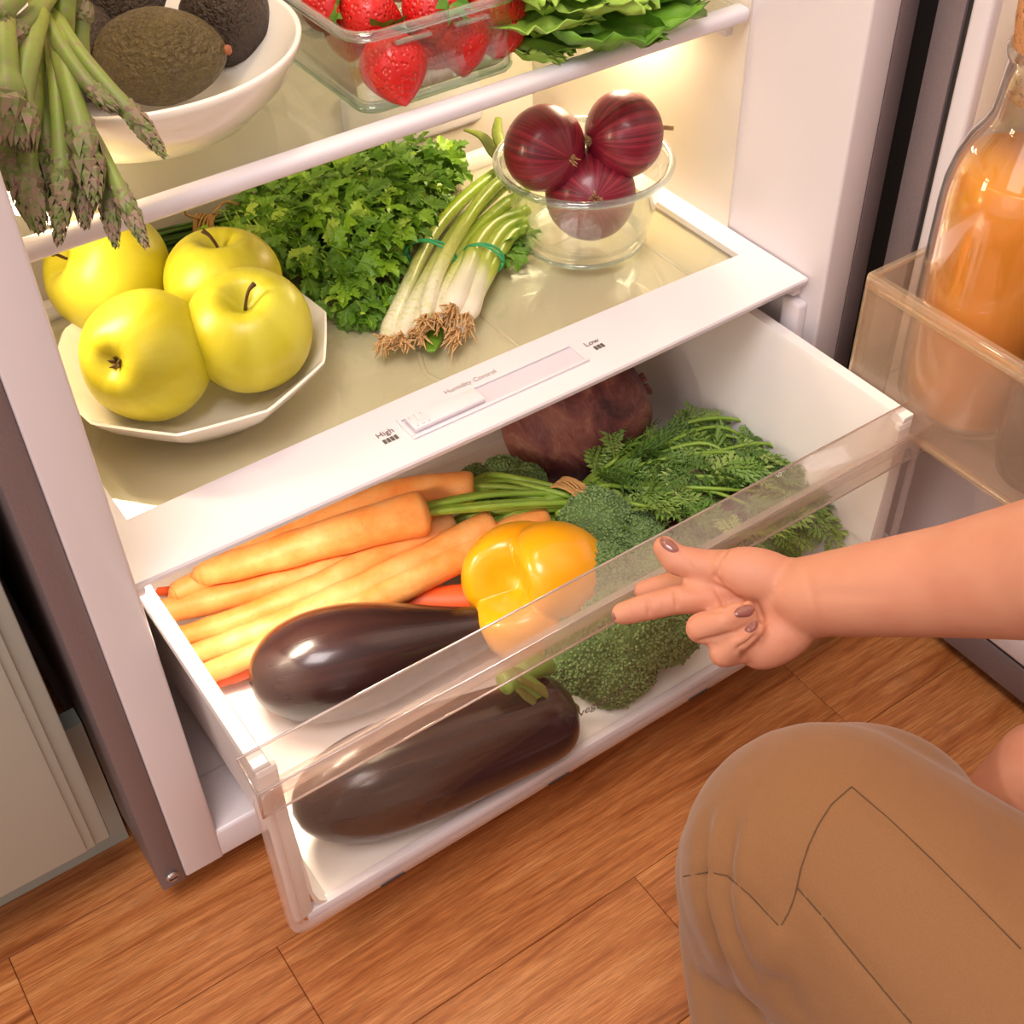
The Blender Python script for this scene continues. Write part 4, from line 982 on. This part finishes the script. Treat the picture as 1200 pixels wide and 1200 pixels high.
# eggplants
def eggplant(label, A_, B_, prof_, seed, calyx=True, stem_to=None):
    A_ = Vector(A_); B_ = Vector(B_); ax = (B_-A_); L_ = ax.length
    t_ = thing('eggplant', label, 'eggplant', A_.lerp(B_, .4)-Vector((0,0,prof_[1])), None)
    def fn(th, s):
        a0, rm, re_ = prof_[0], prof_[1], prof_[2]
        if s < a0: r = rm*max(0, 1-(1-s/a0)**2.3)**.5
        else: q = (s-a0)/(1-a0); r = (rm + (re_-rm)*(q*q*(3-2*q)))*max(0, 1-q**14)**.5
        r *= 1 + .012*nz((math.cos(th)*2, math.sin(th)*2, s*3+seed)); return r*math.cos(th), r*math.sin(th), s*L_
    Mx = axisM(A_, ax); obj('skin', MB().rev(fn, 72, 80), M['eggplant'], t_, Mx)
    return t_, Mx, L_
t1, M1, L1_ = eggplant('dark eggplant lying behind the clear front rail, beside the carrots', H(292, 800, .103), H(590, 730, .098), (.34,.0385,.0150), 1)
obj('stem', MB().tube([(0,0,L1_*.95),(0,.002,L1_*1.05),(.004,.002,L1_*1.12)], [.008,.006,.006], 10, steps=3), M['eggcalyx'], t1, M1)
t2, M2, L2_ = eggplant('glossy dark eggplant at the front, seen through the clear panel', H(343, 955, .100), H(672, 828, .100), (.36,.0350,.0290), 4)
g = MB()
def sepal(pts, w_):
    P_ = [HY(u, v, y) for u, v, y in pts]; g.tube(P_, w_, 8, steps=4, flat=.3)
sepal([(604,790,-.088),(632,806,-.092),(660,828,-.096),(668,848,-.099)], [.006,.007,.006,.004])
sepal([(664,822,-.098),(668,850,-.1005),(660,880,-.1015),(645,908,-.1015)], [.0035,.0045,.0028,.0006])
sepal([(600,792,-.088),(616,812,-.094),(640,826,-.097),(662,834,-.099)], [.004,.005,.004,.002])
sepal([(655,818,-.094),(674,826,-.090),(672,846,-.092)], [.005,.004,.001])
obj('calyx', g, M['eggcalyx'], t2, kind='stuff')
obj('stem', MB().tube([HY(652,826,-.092), HY(628,812,-.090), HY(606,796,-.086), HY(590,800,-.086)], [.008,.007,.0075,.008], 12, steps=4), M['brocstalk'], t2, label='green cut stem')
g = MB(); P_ = [HY(612,788,-.080), HY(628,780,-.078), HY(642,782,-.078)]; g.tube(P_, [.007,.008,.006], 12, steps=4)
tag(obj('pepper_stalk', g, M['brocstalk']), 'short green stalk below the yellow pepper', 'stalk')

# bell pepper
pcn = H(632, 689, .1075)
bp = thing('bell_pepper', 'yellow bell pepper among carrots, eggplant and broccoli', 'pepper', pcn-Vector((0,0,.04)))
def pep_fn(th, s):
    ph = PI*s; R = .0500
    lb = .26*lobes(th, 3, .62) - .15
    bot = math.exp(-((1-s)/.5)**2)
    r = R*math.sin(ph)**.62*(1 + lb*(.45+.75*bot))*(.93+.10*s) * (1+.03*math.sin(th*2+1))
    z = -R*.92*math.cos(ph)
    rho = r/R; fs_ = min(1, max(0, (s-.5)/.18))
    z -= R*.46*math.exp(-(rho/.42)**2)*(1 if s > .5 else 0) * (1 - .0*lb)
    z += R*.20*lobes(th, 3, 1.0)*math.exp(-((rho-.5)/.35)**2)*fs_
    return r*math.cos(th), r*math.sin(th), z
pax = (-R2*.72 - R0*.55 + R1*-.05 + Vector((0,0,.05)))
obj('skin', MB().rev(pep_fn, 96, 64), M['pepper'], bp, axisM(pcn, pax, 1.0))
obj('stem', MB().tube([(0,0,-.036),(.002,0,-.046),(.004,.002,-.052)], [.006,.005,.006], 10), M['brocstalk'], bp, axisM(pcn, pax, .3))

# broccoli
def broccoli(label, lobes_, stalk, nb, seed):
    t_ = thing('broccoli', label, 'broccoli', tuple(lobes_[0][0]-Vector((0,0,lobes_[0][1]))))
    r_ = random.Random(seed)
    for c_, R in lobes_:
        b = bmesh.new(); bmesh.ops.create_icosphere(b, subdivisions=5, radius=1)
        for v in b.verts:
            n_ = v.co.normalized(); q = n_*R
            d1 = noise.cell((c_+q)*0) if False else 0
            f1 = noise.voronoi((c_+q)*75)[0][0]; f2 = noise.voronoi((c_+q)*240)[0][0]
            v.co = c_ + q*(1 + .16*(.35-min(f1,.7)) + .05*(.4-min(f2,.7)) + .12*noise.noise((c_+q)*28) + .035*noise.noise((c_+q)*420))
            if v.co.z < FZ+.002: v.co.z = FZ+.002
            if v.co.y < -.1045: v.co.y = -.1045
        me = bpy.data.meshes.new('floret'); b.to_mesh(me); b.free(); me.materials.append(M['broc']); me.polygons.foreach_set('use_smooth', [True]*len(me.polygons))
        f_ = bpy.data.objects.new('floret', me); COL.objects.link(f_); setpar(f_, t_)
        g = MB(); vv = me.vertices
        ico = bmesh.new(); bmesh.ops.create_icosphere(ico, subdivisions=1, radius=1); ico.verts.index_update(); iv = [v.co.copy() for v in ico.verts]; fi = [[v.index for v in f.verts] for f in ico.faces]; ico.free()
        for k in range(int(nb*(R/.03)**2)):
            v = vv[r_.randrange(len(vv))]; p = v.co + Vector((r_.gauss(0,.0007), r_.gauss(0,.0007), r_.gauss(0,.0004)))
            if (p-c_).z < -R*.9: continue
            s_ = r_.uniform(.0007, .0013); g.add([Vector((p.x, max(p.y, -.1062), p.z)) + q*s_ for q in iv], fi)
        if g.v: obj('buds', g, M['brocbud'], t_ if False else f_, smooth=True, kind='stuff')
    if stalk: obj('stalk', MB().tube([stalk[0], stalk[1]], [.012,.010], 12), M['brocstalk'], t_)
LB = [(700,622,.118,.030),(745,640,.108,.027),(690,765,.098,.030),(735,790,.092,.030),(785,745,.104,.030),(740,740,.112,.034),(700,680,.118,.028),(770,690,.112,.028)]
lob = []
for u, v, z, R in LB:
    p = H(u, v, z); p.y = max(p.y, -.1045+R*.9); lob.append((p, R))
broccoli('large green broccoli head in front, behind the clear panel', lob, None, 3600, 4)
broccoli('small sliver of broccoli behind the cut carrot stems', [(H(590, 566, .112), .020), (H(615, 572, .110), .018), (H(560,568,.110), .016)], None, 3600, 9)

# ================================================================== door bin and bottle
db = thing('door_bin', 'clear plastic bin on the fridge door holding the juice bottle', 'door bin', (.60, -.2, .200))
x0, x1, y0_, y1_ = .540, .6555, -.455, -.0490; zb, zt_ = .201, .3010
g = MB()
g.box(x0, x0+.0025, y0_, y1_, zb, zt_-.004); g.box(x0+.0025, x1, y1_-.0025, y1_, zb, zt_-.004)
obj('bin_wall', g, M['binclear'], db, smooth=False)
g = MB(); g.box(x0+.0025, x1, y0_, y1_-.0025, zb, zb+.0025); obj('bin_floor', g, clear('bin_floor_plastic', (.97,.94,.90), .05, .5, .15, (240,222,204), .1), db, smooth=False)
g = MB(); g.box(x0-.0010, x0+.0060, y0_, y1_+.001, zt_-.0115, zt_, bev=.0018, seg=3); obj('bin_rim', g, M['binrim'], db, auto=40)
g = MB(); g.box(x0, x1, y1_-.0035, y1_+.001, zt_-.0035, zt_, bev=.0010); obj('bin_rim', g, M['binrim'], db, auto=40)
g = MB(); g.box(x0-.0008, x0+.0045, y0_, y1_+.0005, zb-.0012, zb+.0032, bev=.0012); obj('bin_edge', g, M['binrim'], db, auto=40)
g = MB(); g.box(x0-.0008, x0+.0012, y1_-.0012, y1_+.0008, zb, zt_-.002, bev=.0004, seg=1); obj('bin_edge', g, M['binrim'], db, auto=40)

jc = Vector((.5985, -.1060, zb+.0028))
jb = thing('juice_bottle', 'cork-stoppered glass bottle of orange juice in the door bin', 'bottle', jc)
bp_ = [(0,.0),(.040,.0),(.0455,.003),(.048,.010),(.0490,.04),(.0490,.150),(.0480,.166),(.0445,.182),(.0390,.196),(.0330,.206),(.0305,.214),(.0298,.228),(.0300,.246),(.0314,.248),(.0314,.252),(.0300,.2535)]
bi_ = [(.0282,.252),(.0276,.228),(.0284,.213),(.0310,.204),(.0370,.194),(.0424,.180),(.0456,.165),(.0465,.150),(.0465,.012),(.043,.006),(0,.005)]
obj('bottle_glass', MB().lathe(bp_+bi_, 80), M['glass'], jb, Matrix.Translation(jc), auto=60)
obj('juice', MB().lathe([(0,.0055),(.042,.0065),(.0460,.013),(.04645,.04),(.04645,.150),(.04555,.165),(.04235,.1796),(.0415,.1805),(0,.1800)], 80), M['juice'], jb, Matrix.Translation(jc), auto=60)
obj('cork', MB().lathe([(0,.224),(.0262,.224),(.0270,.228),(.0282,.252),(.0306,.268),(.0312,.280),(.0300,.286),(0,.2868)], 40), M['cork'], jb, Matrix.Translation(jc), auto=50)
sj = H(1243, 520, .245); sj = Vector((.5785, -.1875, zb+.0028))
dj = thing('dark_jar', 'dark brown jar at the right edge, behind the bin front', 'jar', sj)
jm = simple('dark_sauce', (96, 58, 50), .2, coat=.5)
obj('jar_body', MB().lathe([(0,0),(.024,0),(.031,.006),(.034,.02),(.034,.070),(.030,.086),(.022,.094),(.021,.102),(0,.102)], 64), jm, dj, Matrix.Translation(sj), auto=50)
obj('lid', MB().lathe([(0,.115),(.022,.115),(.0235,.113),(.0235,.1025),(0,.1025)][::-1], 64), M['white'], dj, Matrix.Translation(sj), auto=40)

# ================================================================== the person pulling the drawer
per = thing('person', 'person in khaki trousers crouching by the fridge, hand pulling the crisper drawer', 'person', (.36, -.70, Z0))
t = NT('skin'); n1 = t.noise(t.coord(), 34, 3, .5); n2 = t.noise(t.coord(), 420, 2, .5)
t.base(t.mix(n1, (206, 146, 116), (192, 120, 92))); t.set(rough=.58, sss=.15); t.b.inputs['Subsurface Radius'].default_value = (.012,.005,.003); t.b.inputs['Subsurface Scale'].default_value = .35; t.bump(n2, .10, .0006); M['skin'] = t.m
t = NT('khaki'); n1 = t.noise(t.coord(), 7, 3); n2 = t.noise(t.coord((1,1,1)), 1400, 2, .6)
t.base(t.mix(t.ramp(n2, [(.4, (0,0,0)), (.6, (120,120,120))]), t.mix(n1, (140, 96, 56), (128, 84, 46)), (110, 70, 36))); t.set(rough=.85, sheen=.15); t.bump(n2, .25, .0006); M['khaki'] = t.m
M['shirt'] = simple('shirt_cotton', (214, 208, 200), .85)
M['hair'] = simple('dark_hair', (60, 40, 28), .6)
M['nail'] = simple('rose_nail_polish', (142, 86, 76), .18, coat=.6)

def capsule(mb, a, b, ra, rb_, n=20, flat=1.0, up=None):
    a = Vector(a); b = Vector(b); d = b-a; L_ = d.length; d.normalize()
    pts = []; rad = []
    for k in range(7): q = (k/6)*PI/2; pts.append(a - d*ra*math.cos(q)); rad.append(max(ra*math.sin(q), ra*.02))
    for k in range(1, 5): pts.append(a.lerp(b, k/5)); rad.append(ra + (rb_-ra)*k/5)
    for k in range(7): q = (k/6)*PI/2; pts.append(b + d*rb_*math.sin(q)); rad.append(max(rb_*math.cos(q), rb_*.02))
    mb.tube(pts, rad, n, up=up, flat=flat)
def ell(mb, c_, ax, rx, ry, rz):       # ax: three directions
    Mx = Matrix(((ax[0].x*rx, ax[1].x*ry, ax[2].x*rz, c_.x), (ax[0].y*rx, ax[1].y*ry, ax[2].y*rz, c_.y), (ax[0].z*rx, ax[1].z*ry, ax[2].z*rz, c_.z), (0,0,0,1)))
    b = bmesh.new(); bmesh.ops.create_icosphere(b, subdivisions=4, radius=1); b.verts.index_update()
    mb.add([Mx @ v.co for v in b.verts], [[v.index for v in f.verts] for f in b.faces]); b.free()
def remesh(mb, vox, it=2, fac=.5):
    me = mb.mesh('tmp'); o = bpy.data.objects.new('tmp', me); COL.objects.link(o)
    r = o.modifiers.new('r', 'REMESH'); r.mode = 'VOXEL'; r.voxel_size = vox; r.use_smooth_shade = True
    s_ = o.modifiers.new('s', 'SMOOTH'); s_.iterations = it; s_.factor = fac
    out = bpy.data.meshes.new_from_object(o.evaluated_get(bpy.context.evaluated_depsgraph_get())); bpy.data.objects.remove(o)
    return out
def bvh(me):
    return BVHTree.FromPolygons([v.co.copy() for v in me.vertices], [tuple(p.vertices) for p in me.polygons])
def cast(tree, u, v):
    d = ray(u, v).normalized(); h = tree.ray_cast(CAM, d); return h[0], h[1]
def on(tree, pts, sub=5):
    out = []
    for k in range(len(pts)-1):
        for j in range(sub):
            q = j/sub; h, n_ = cast(tree, pts[k][0]*(1-q)+pts[k+1][0]*q, pts[k][1]*(1-q)+pts[k+1][1]*q)
            if h: out.append((h, n_))
    h, n_ = cast(tree, *pts[-1])
    if h: out.append((h, n_))
    return out
def carve(me, lines):                   # lines: (points on the surface, depth (<0 = groove), width)
    n_ = len(me.vertices); co = np.empty(n_*3); me.vertices.foreach_get('co', co); co = co.reshape(-1, 3)
    nr = np.empty(n_*3); me.vertices.foreach_get('normal', nr); nr = nr.reshape(-1, 3); off = np.zeros(n_)
    for pts, dep, wd in lines:
        if len(pts) < 2: continue
        P_ = np.array([tuple(a) for a, _ in pts]); cen = P_.mean(0); rad = np.linalg.norm(P_-cen, axis=1).max() + wd*3
        idx = np.nonzero(((co-cen)**2).sum(1) < rad*rad)[0]
        if not len(idx): continue
        C_ = co[idx]; best = np.full(len(idx), 1e9); bt = np.zeros(len(idx))
        for k in range(len(P_)-1):
            ab = P_[k+1]-P_[k]; L2 = (ab**2).sum()
            if L2 < 1e-12: continue
            q = np.clip(((C_-P_[k])@ab)/L2, 0, 1); dd = ((C_-(P_[k]+q[:, None]*ab))**2).sum(1)
            m_ = dd < best; best[m_] = dd[m_]; bt[m_] = ((k+q)/(len(P_)-1))[m_]
        off[idx] += np.where(best < (3*wd)**2, dep*np.exp(-best/(wd*wd))*np.minimum(1, 4*bt*(1-bt)+.35), 0)
    me.vertices.foreach_set('co', (co + nr*off[:, None]).ravel()); me.update()
def patch(name, tree, ring_px, h, m_, parent, rings=5):
    cu = sum(p[0] for p in ring_px)/len(ring_px); cv_ = sum(p[1] for p in ring_px)/len(ring_px)
    g = MB(); vs = []; ok = True; n_ = len(ring_px)*4
    fine = []
    m_r = len(ring_px)
    for i in range(m_r):
        for j in range(4):
            q = j/4; p0, p1, p2, p3 = (ring_px[(i+k-1) % m_r] for k in range(4))
            f = lambda a, b, c_, d: .5*((2*b)+(c_-a)*q+(2*a-5*b+4*c_-d)*q*q+(3*b-a-3*c_+d)*q**3)
            fine.append((f(p0[0],p1[0],p2[0],p3[0]), f(p0[1],p1[1],p2[1],p3[1])))
    hc, nc = cast(tree, cu, cv_); vs.append(hc + nc*h)
    for r_ in range(1, rings+1):
        q = r_/rings
        for (u, v) in fine:
            hh, nn_ = cast(tree, cu+(u-cu)*q, cv_+(v-cv_)*q)
            if hh is None or (hh-hc).length > .03: hh, nn_ = hc, nc
            vs.append(hh + nc*(h*(1-q**6) - (.0002 if r_ == rings else 0)))
    n_ = len(fine)
    fs = [(0, 1+i, 1+(i+1)%n_) for i in range(n_)]
    for r_ in range(rings-1):
        for i in range(n_): fs.append((1+r_*n_+i, 1+(r_+1)*n_+i, 1+(r_+1)*n_+(i+1)%n_, 1+r_*n_+(i+1)%n_))
    g.add(vs, fs); return obj(name, g, m_, parent)

# --- right arm and hand
hb = MB()
V = -R2                                   # towards the viewer
X_, Y_ = R0, R1
W_ = D(972, 696, .705)                    # wrist
EL = D(1440, 640, .610)
WB = D(1120, 680, .680); WC = D(1220, 667, .660)
def fore(a, b, ra, rb_): capsule(hb, a, b, ra, rb_, 28)
fore(D(948,700,.712), W_, .0225, .0225); fore(W_, WB, .0228, .0290); fore(WB, WC, .0290, .0345); fore(WC, EL, .0345, .0400)
SHO = Vector((.53, -.68, .56)); capsule(hb, EL, SHO, .040, .048, 24)
# palm: heel, thenar, hypothenar, body
ell(hb, D(900, 712, .722), (X_, Y_, V), .0300, .0255, .0130)
ell(hb, D(930, 706, .716), (X_, Y_, V), .0240, .0245, .0150)
ax1 = (X_*.93 + Y_*.30).normalized(); ell(hb, D(895, 678, .712), (ax1, V.cross(ax1).normalized(), V), .0290, .0160, .0140)   # thenar
ax2 = (X_*.80 - Y_*.55).normalized(); ell(hb, D(915, 745, .712), (ax2, V.cross(ax2).normalized(), V), .0250, .0145, .0135)   # heel, little finger side
ell(hb, D(868, 700, .728), (X_, Y_, V), .0140, .0200, .0110)
def finger(joints, rads):
    P_ = [D(u, v, d) for u, v, d in joints]
    for k in range(len(P_)-1): capsule(hb, P_[k], P_[k+1], rads[k], rads[k+1], 16)
    return P_
# thumb pressed on the rail, nail up
finger([(868,668,.716),(826,664,.716),(792,656,.716),(779,642,.716)], [.0118,.0098,.0086,.0070])
# index finger hooked behind the rail lip
finger([(862,690,.733),(826,686,.740),(790,683,.752),(754,692,.760)], [.0092,.0082,.0074,.0062])
# middle finger stretched along under the lip
finger([(868,708,.722),(836,701,.716),(792,703,.712),(756,712,.712),(730,719,.714)], [.0096,.0090,.0082,.0078,.0066])
# ring finger curled back into the palm
finger([(884,724,.722),(850,731,.706),(822,736,.697),(848,727,.690),(874,716,.695)], [.0090,.0086,.0088,.0076,.0064])
# little finger curled back
finger([(900,748,.720),(872,760,.706),(848,765,.699),(864,750,.693),(884,736,.697)], [.0088,.0082,.0082,.0072,.0058])
# other hand, resting beyond the thigh
LW = D(1165, 948, .77); capsule(hb, LW, D(1230, 915, .74), .021, .032, 20); 
LE = Vector((.40, -.50, .33)); LS = Vector((.28, -.74, .60))
capsule(hb, D(1230, 915, .74), LE, .030, .036, 20); capsule(hb, LE, LS, .036, .045, 20)
for k in range(4): capsule(hb, LW, LW + (D(1120+14*k, 1010, .80)-LW), .011, .0085, 12)
# torso, neck, head and feet, outside the picture
PEL = Vector((.37, -.73, .17)); CH = Vector((.44, -.86, .48)); NK = Vector((.43, -.82, .63)); HD = Vector((.42, -.77, .75))
capsule(hb, PEL, CH, .105, .115, 28); capsule(hb, CH, SHO, .08, .05, 20); capsule(hb, CH, LS, .08, .05, 20); capsule(hb, CH, NK, .07, .045, 20); capsule(hb, NK, HD, .045, .06, 20)
ell(hb, HD+Vector((0,.005,.045)), (Vector((1,0,0)), Vector((0,1,0)), Vector((0,0,1))), .072, .088, .105)
hdc = HD+Vector((0,.005,.045))
for sx_ in (-1, 1): ell(hb, hdc+Vector((sx_*.074,-.005,-.005)), (Vector((1,0,0)), Vector((0,1,0)), Vector((0,0,1))), .008, .018, .028)
capsule(hb, hdc+Vector((0,.082,.012)), hdc+Vector((0,.100,-.018)), .008, .012, 12)
capsule(hb, hdc+Vector((-.018,.080,-.050)), hdc+Vector((.018,.080,-.050)), .008, .008, 12)
body = remesh(hb, .0022, 3, .5)
bm_ = bmesh.new(); bm_.from_mesh(body); hc_ = D(850, 712, .705)      # finer skin on the hand
es_ = [e for e in bm_.edges if (e.verts[0].co-hc_).length < .078]
bmesh.ops.subdivide_edges(bm_, edges=es_, cuts=1, use_grid_fill=True); bmesh.ops.smooth_vert(bm_, verts=[v for v in bm_.verts if (v.co-hc_).length < .078], factor=.5, use_axis_x=True, use_axis_y=True, use_axis_z=True)
bm_.to_mesh(body); bm_.free(); body.update()
tr_ = bvh(body)
CL = [([(818,752),(838,748),(862,742),(884,730)], -.0022, .0017), ([(826,716),(850,716),(868,712)], -.0010, .0016), ([(806,690),(822,694)], -.0006, .0012), ([(776,702),(779,716)], -.0005, .001), ([(856,641),(842,656),(838,676),(846,684)], -.0016, .0015), ([(832,684),(852,692),(872,706),(886,708)], -.0016, .0016), ([(838,690),(846,702),(850,712)], -.0015, .0013),
      ([(759,700),(761,722)], -.0014, .0012), ([(791,690),(794,714)], -.0015, .0013), ([(735,706),(742,728)], -.0003, .001),
      ([(872,768),(880,780)], -.0010, .0014), ([(862,762),(878,752),(886,744)], -.0014, .0014), ([(866,756),(874,775)], -.0010, .0015),
      ([(886,706),(892,724),(890,742)], -.0013, .0020), ([(940,650),(950,696),(962,744)], -.0006, .0030), ([(955,696),(1040,696)], -.0005, .003),
      ([(800,648),(812,668)], -.0006, .0014), ([(842,740),(848,728),(866,718)], .0003, .003)]
carve(body, [(on(tr_, p), d, w_) for p, d, w_ in CL])
if not body.materials: body.materials.append(M['skin'])
body.polygons.foreach_set('use_smooth', [True]*len(body.polygons)); body.name = 'body'
bo = obj('body', body, None, per)
tr_ = bvh(body)
patch('fingernail', tr_, [(772,634),(776,629),(786,632),(794,640),(796,646),(788,648),(778,643)], .0011, M['nail'], bo)
patch('fingernail', tr_, [(860,717),(866,711),(876,708),(885,709),(886,714),(880,722),(870,724),(862,723)], .0012, M['nail'], bo)
patch('fingernail', tr_, [(872,738),(878,731),(886,727),(889,730),(886,738),(878,742)], .0011, M['nail'], bo)
patch('fingernail', tr_, [(716,719),(719,717),(722,724),(720,727)], .0006, M['nail'], bo, 3)

# --- trousers
tb = MB()
KN = D(972, 1022, .640); KN2 = D(932, 1004, .655)
HIP = Vector((.345, -.66, .150))
capsule(tb, KN, HIP, .070, .112, 30); ell(tb, KN2, (X_, Y_, V), .052, .058, .052)
ell(tb, D(1006, 968, .66), (X_, Y_, V), .060, .050, .050)
SH = Vector((.195, -.49, Z0+.03))
capsule(tb, D(942, 1032, .665), SH, .063, .050, 28)
capsule(tb, D(860, 1090, .68), D(905, 1300, .70), .028, .034, 20)
KR = Vector((.46, -.40, .16)); capsule(tb, Vector((.44, -.64, .14)), KR, .095, .055, 24); capsule(tb, KR, Vector((.45, -.62, Z0+.055)), .055, .045, 24)
capsule(tb, HIP, Vector((.44, -.66, .15)), .10, .10, 24); capsule(tb, Vector((.39, -.70, .16)), Vector((.38, -.76, .26)), .118, .118, 28)
capsule(tb, PEL+Vector((0,0,-.015)), PEL.lerp(CH, .30), .128, .124, 28)
tro = remesh(tb, .0032, 10, .5)
tt = bvh(tro)
FL = [([(828,958),(820,1000),(820,1050),(832,1100),(858,1160)], -.0042, .0055), ([(842,962),(838,1010),(838,1050),(852,1100),(878,1160)], .0040, .0050),
      ([(862,960),(852,1000),(846,1040),(856,1090),(884,1150)], -.0034, .0050), ([(878,958),(870,1005),(868,1060),(880,1120)], .0028, .0050),
      ([(820,1150),(850,1170),(888,1186)], -.0050, .0055), ([(918,1085),(905,1120),(898,1140)], .0036, .0075), ([(902,1140),(922,1165),(940,1200)], -.0032, .0075), ([(932,1070),(940,1120),(960,1190)], -.0014, .0090),
      ([(1185,960),(1198,1000),(1200,1060)], -.003, .014)]
carve(tro, [(on(tt, p), d, w_) for p, d, w_ in FL])
tt = bvh(tro)
SEAM = [[(998,922),(975,942),(960,965),(948,990),(938,1020),(934,1040),(930,1055),(924,1070),(916,1084)], [(998,922),(1040,958),(1090,1005),(1140,1055),(1196,1112)],
        [(934,1040),(965,1075),(1000,1118),(1035,1160),(1068,1199)], [(801,1027),(830,1022),(852,1026),(880,1050),(912,1084)]]
carve(tro, [(on(tt, p), -.0012, .0022) for p in SEAM])
tro.polygons.foreach_set('use_smooth', [True]*len(tro.polygons)); tro.materials.clear(); tro.materials.append(M['khaki'])
to = obj('trousers', tro, None, per); tt = bvh(tro)
ms = simple('khaki_seam', (92, 62, 36), .9)
for p in SEAM:
    q = on(tt, p, 5)
    if len(q) > 2: obj('seam', MB().tube([a + n_*.0001 for a, n_ in q], .00032, 5), ms, to)
sb_ = MB()
capsule(sb_, PEL.lerp(CH, .22), CH, .130, .132, 28); capsule(sb_, CH, SHO, .095, .062, 24); capsule(sb_, CH, LS, .095, .062, 24)
capsule(sb_, SHO, SHO.lerp(EL, .55), .062, .056, 24); capsule(sb_, LS, LS.lerp(LE, .55), .060, .054, 24)
sh_ = remesh(sb_, .006, 4, .5); sh_.materials.clear(); sh_.materials.append(M['shirt']); obj('shirt', sh_, None, per)
hr = MB(); ell(hr, hdc+Vector((0,-.018,.018)), (Vector((1,0,0)), Vector((0,1,0)), Vector((0,0,1))), .082, .090, .104); capsule(hr, hdc+Vector((0,-.07,0)), hdc+Vector((0,-.11,-.16)), .05, .03, 20)
hm = remesh(hr, .005, 2); hm.materials.clear(); hm.materials.append(M['hair']); obj('hair', hm, None, per)
for sx_ in (-1, 1):
    e = obj('eye', MB().ball(hdc+Vector((sx_*.028,.078,.012)), .010, 3), simple('eye', (230,225,220), .2), bo)
for fx, fy_ in ((.185,-.49),(.45,-.62)):
    f_ = MB(); capsule(f_, (fx, fy_-.03, Z0+.032), (fx-.02, fy_+.10, Z0+.026), .030, .024, 18, flat=.8); obj('shoe', f_, M['white'], per)
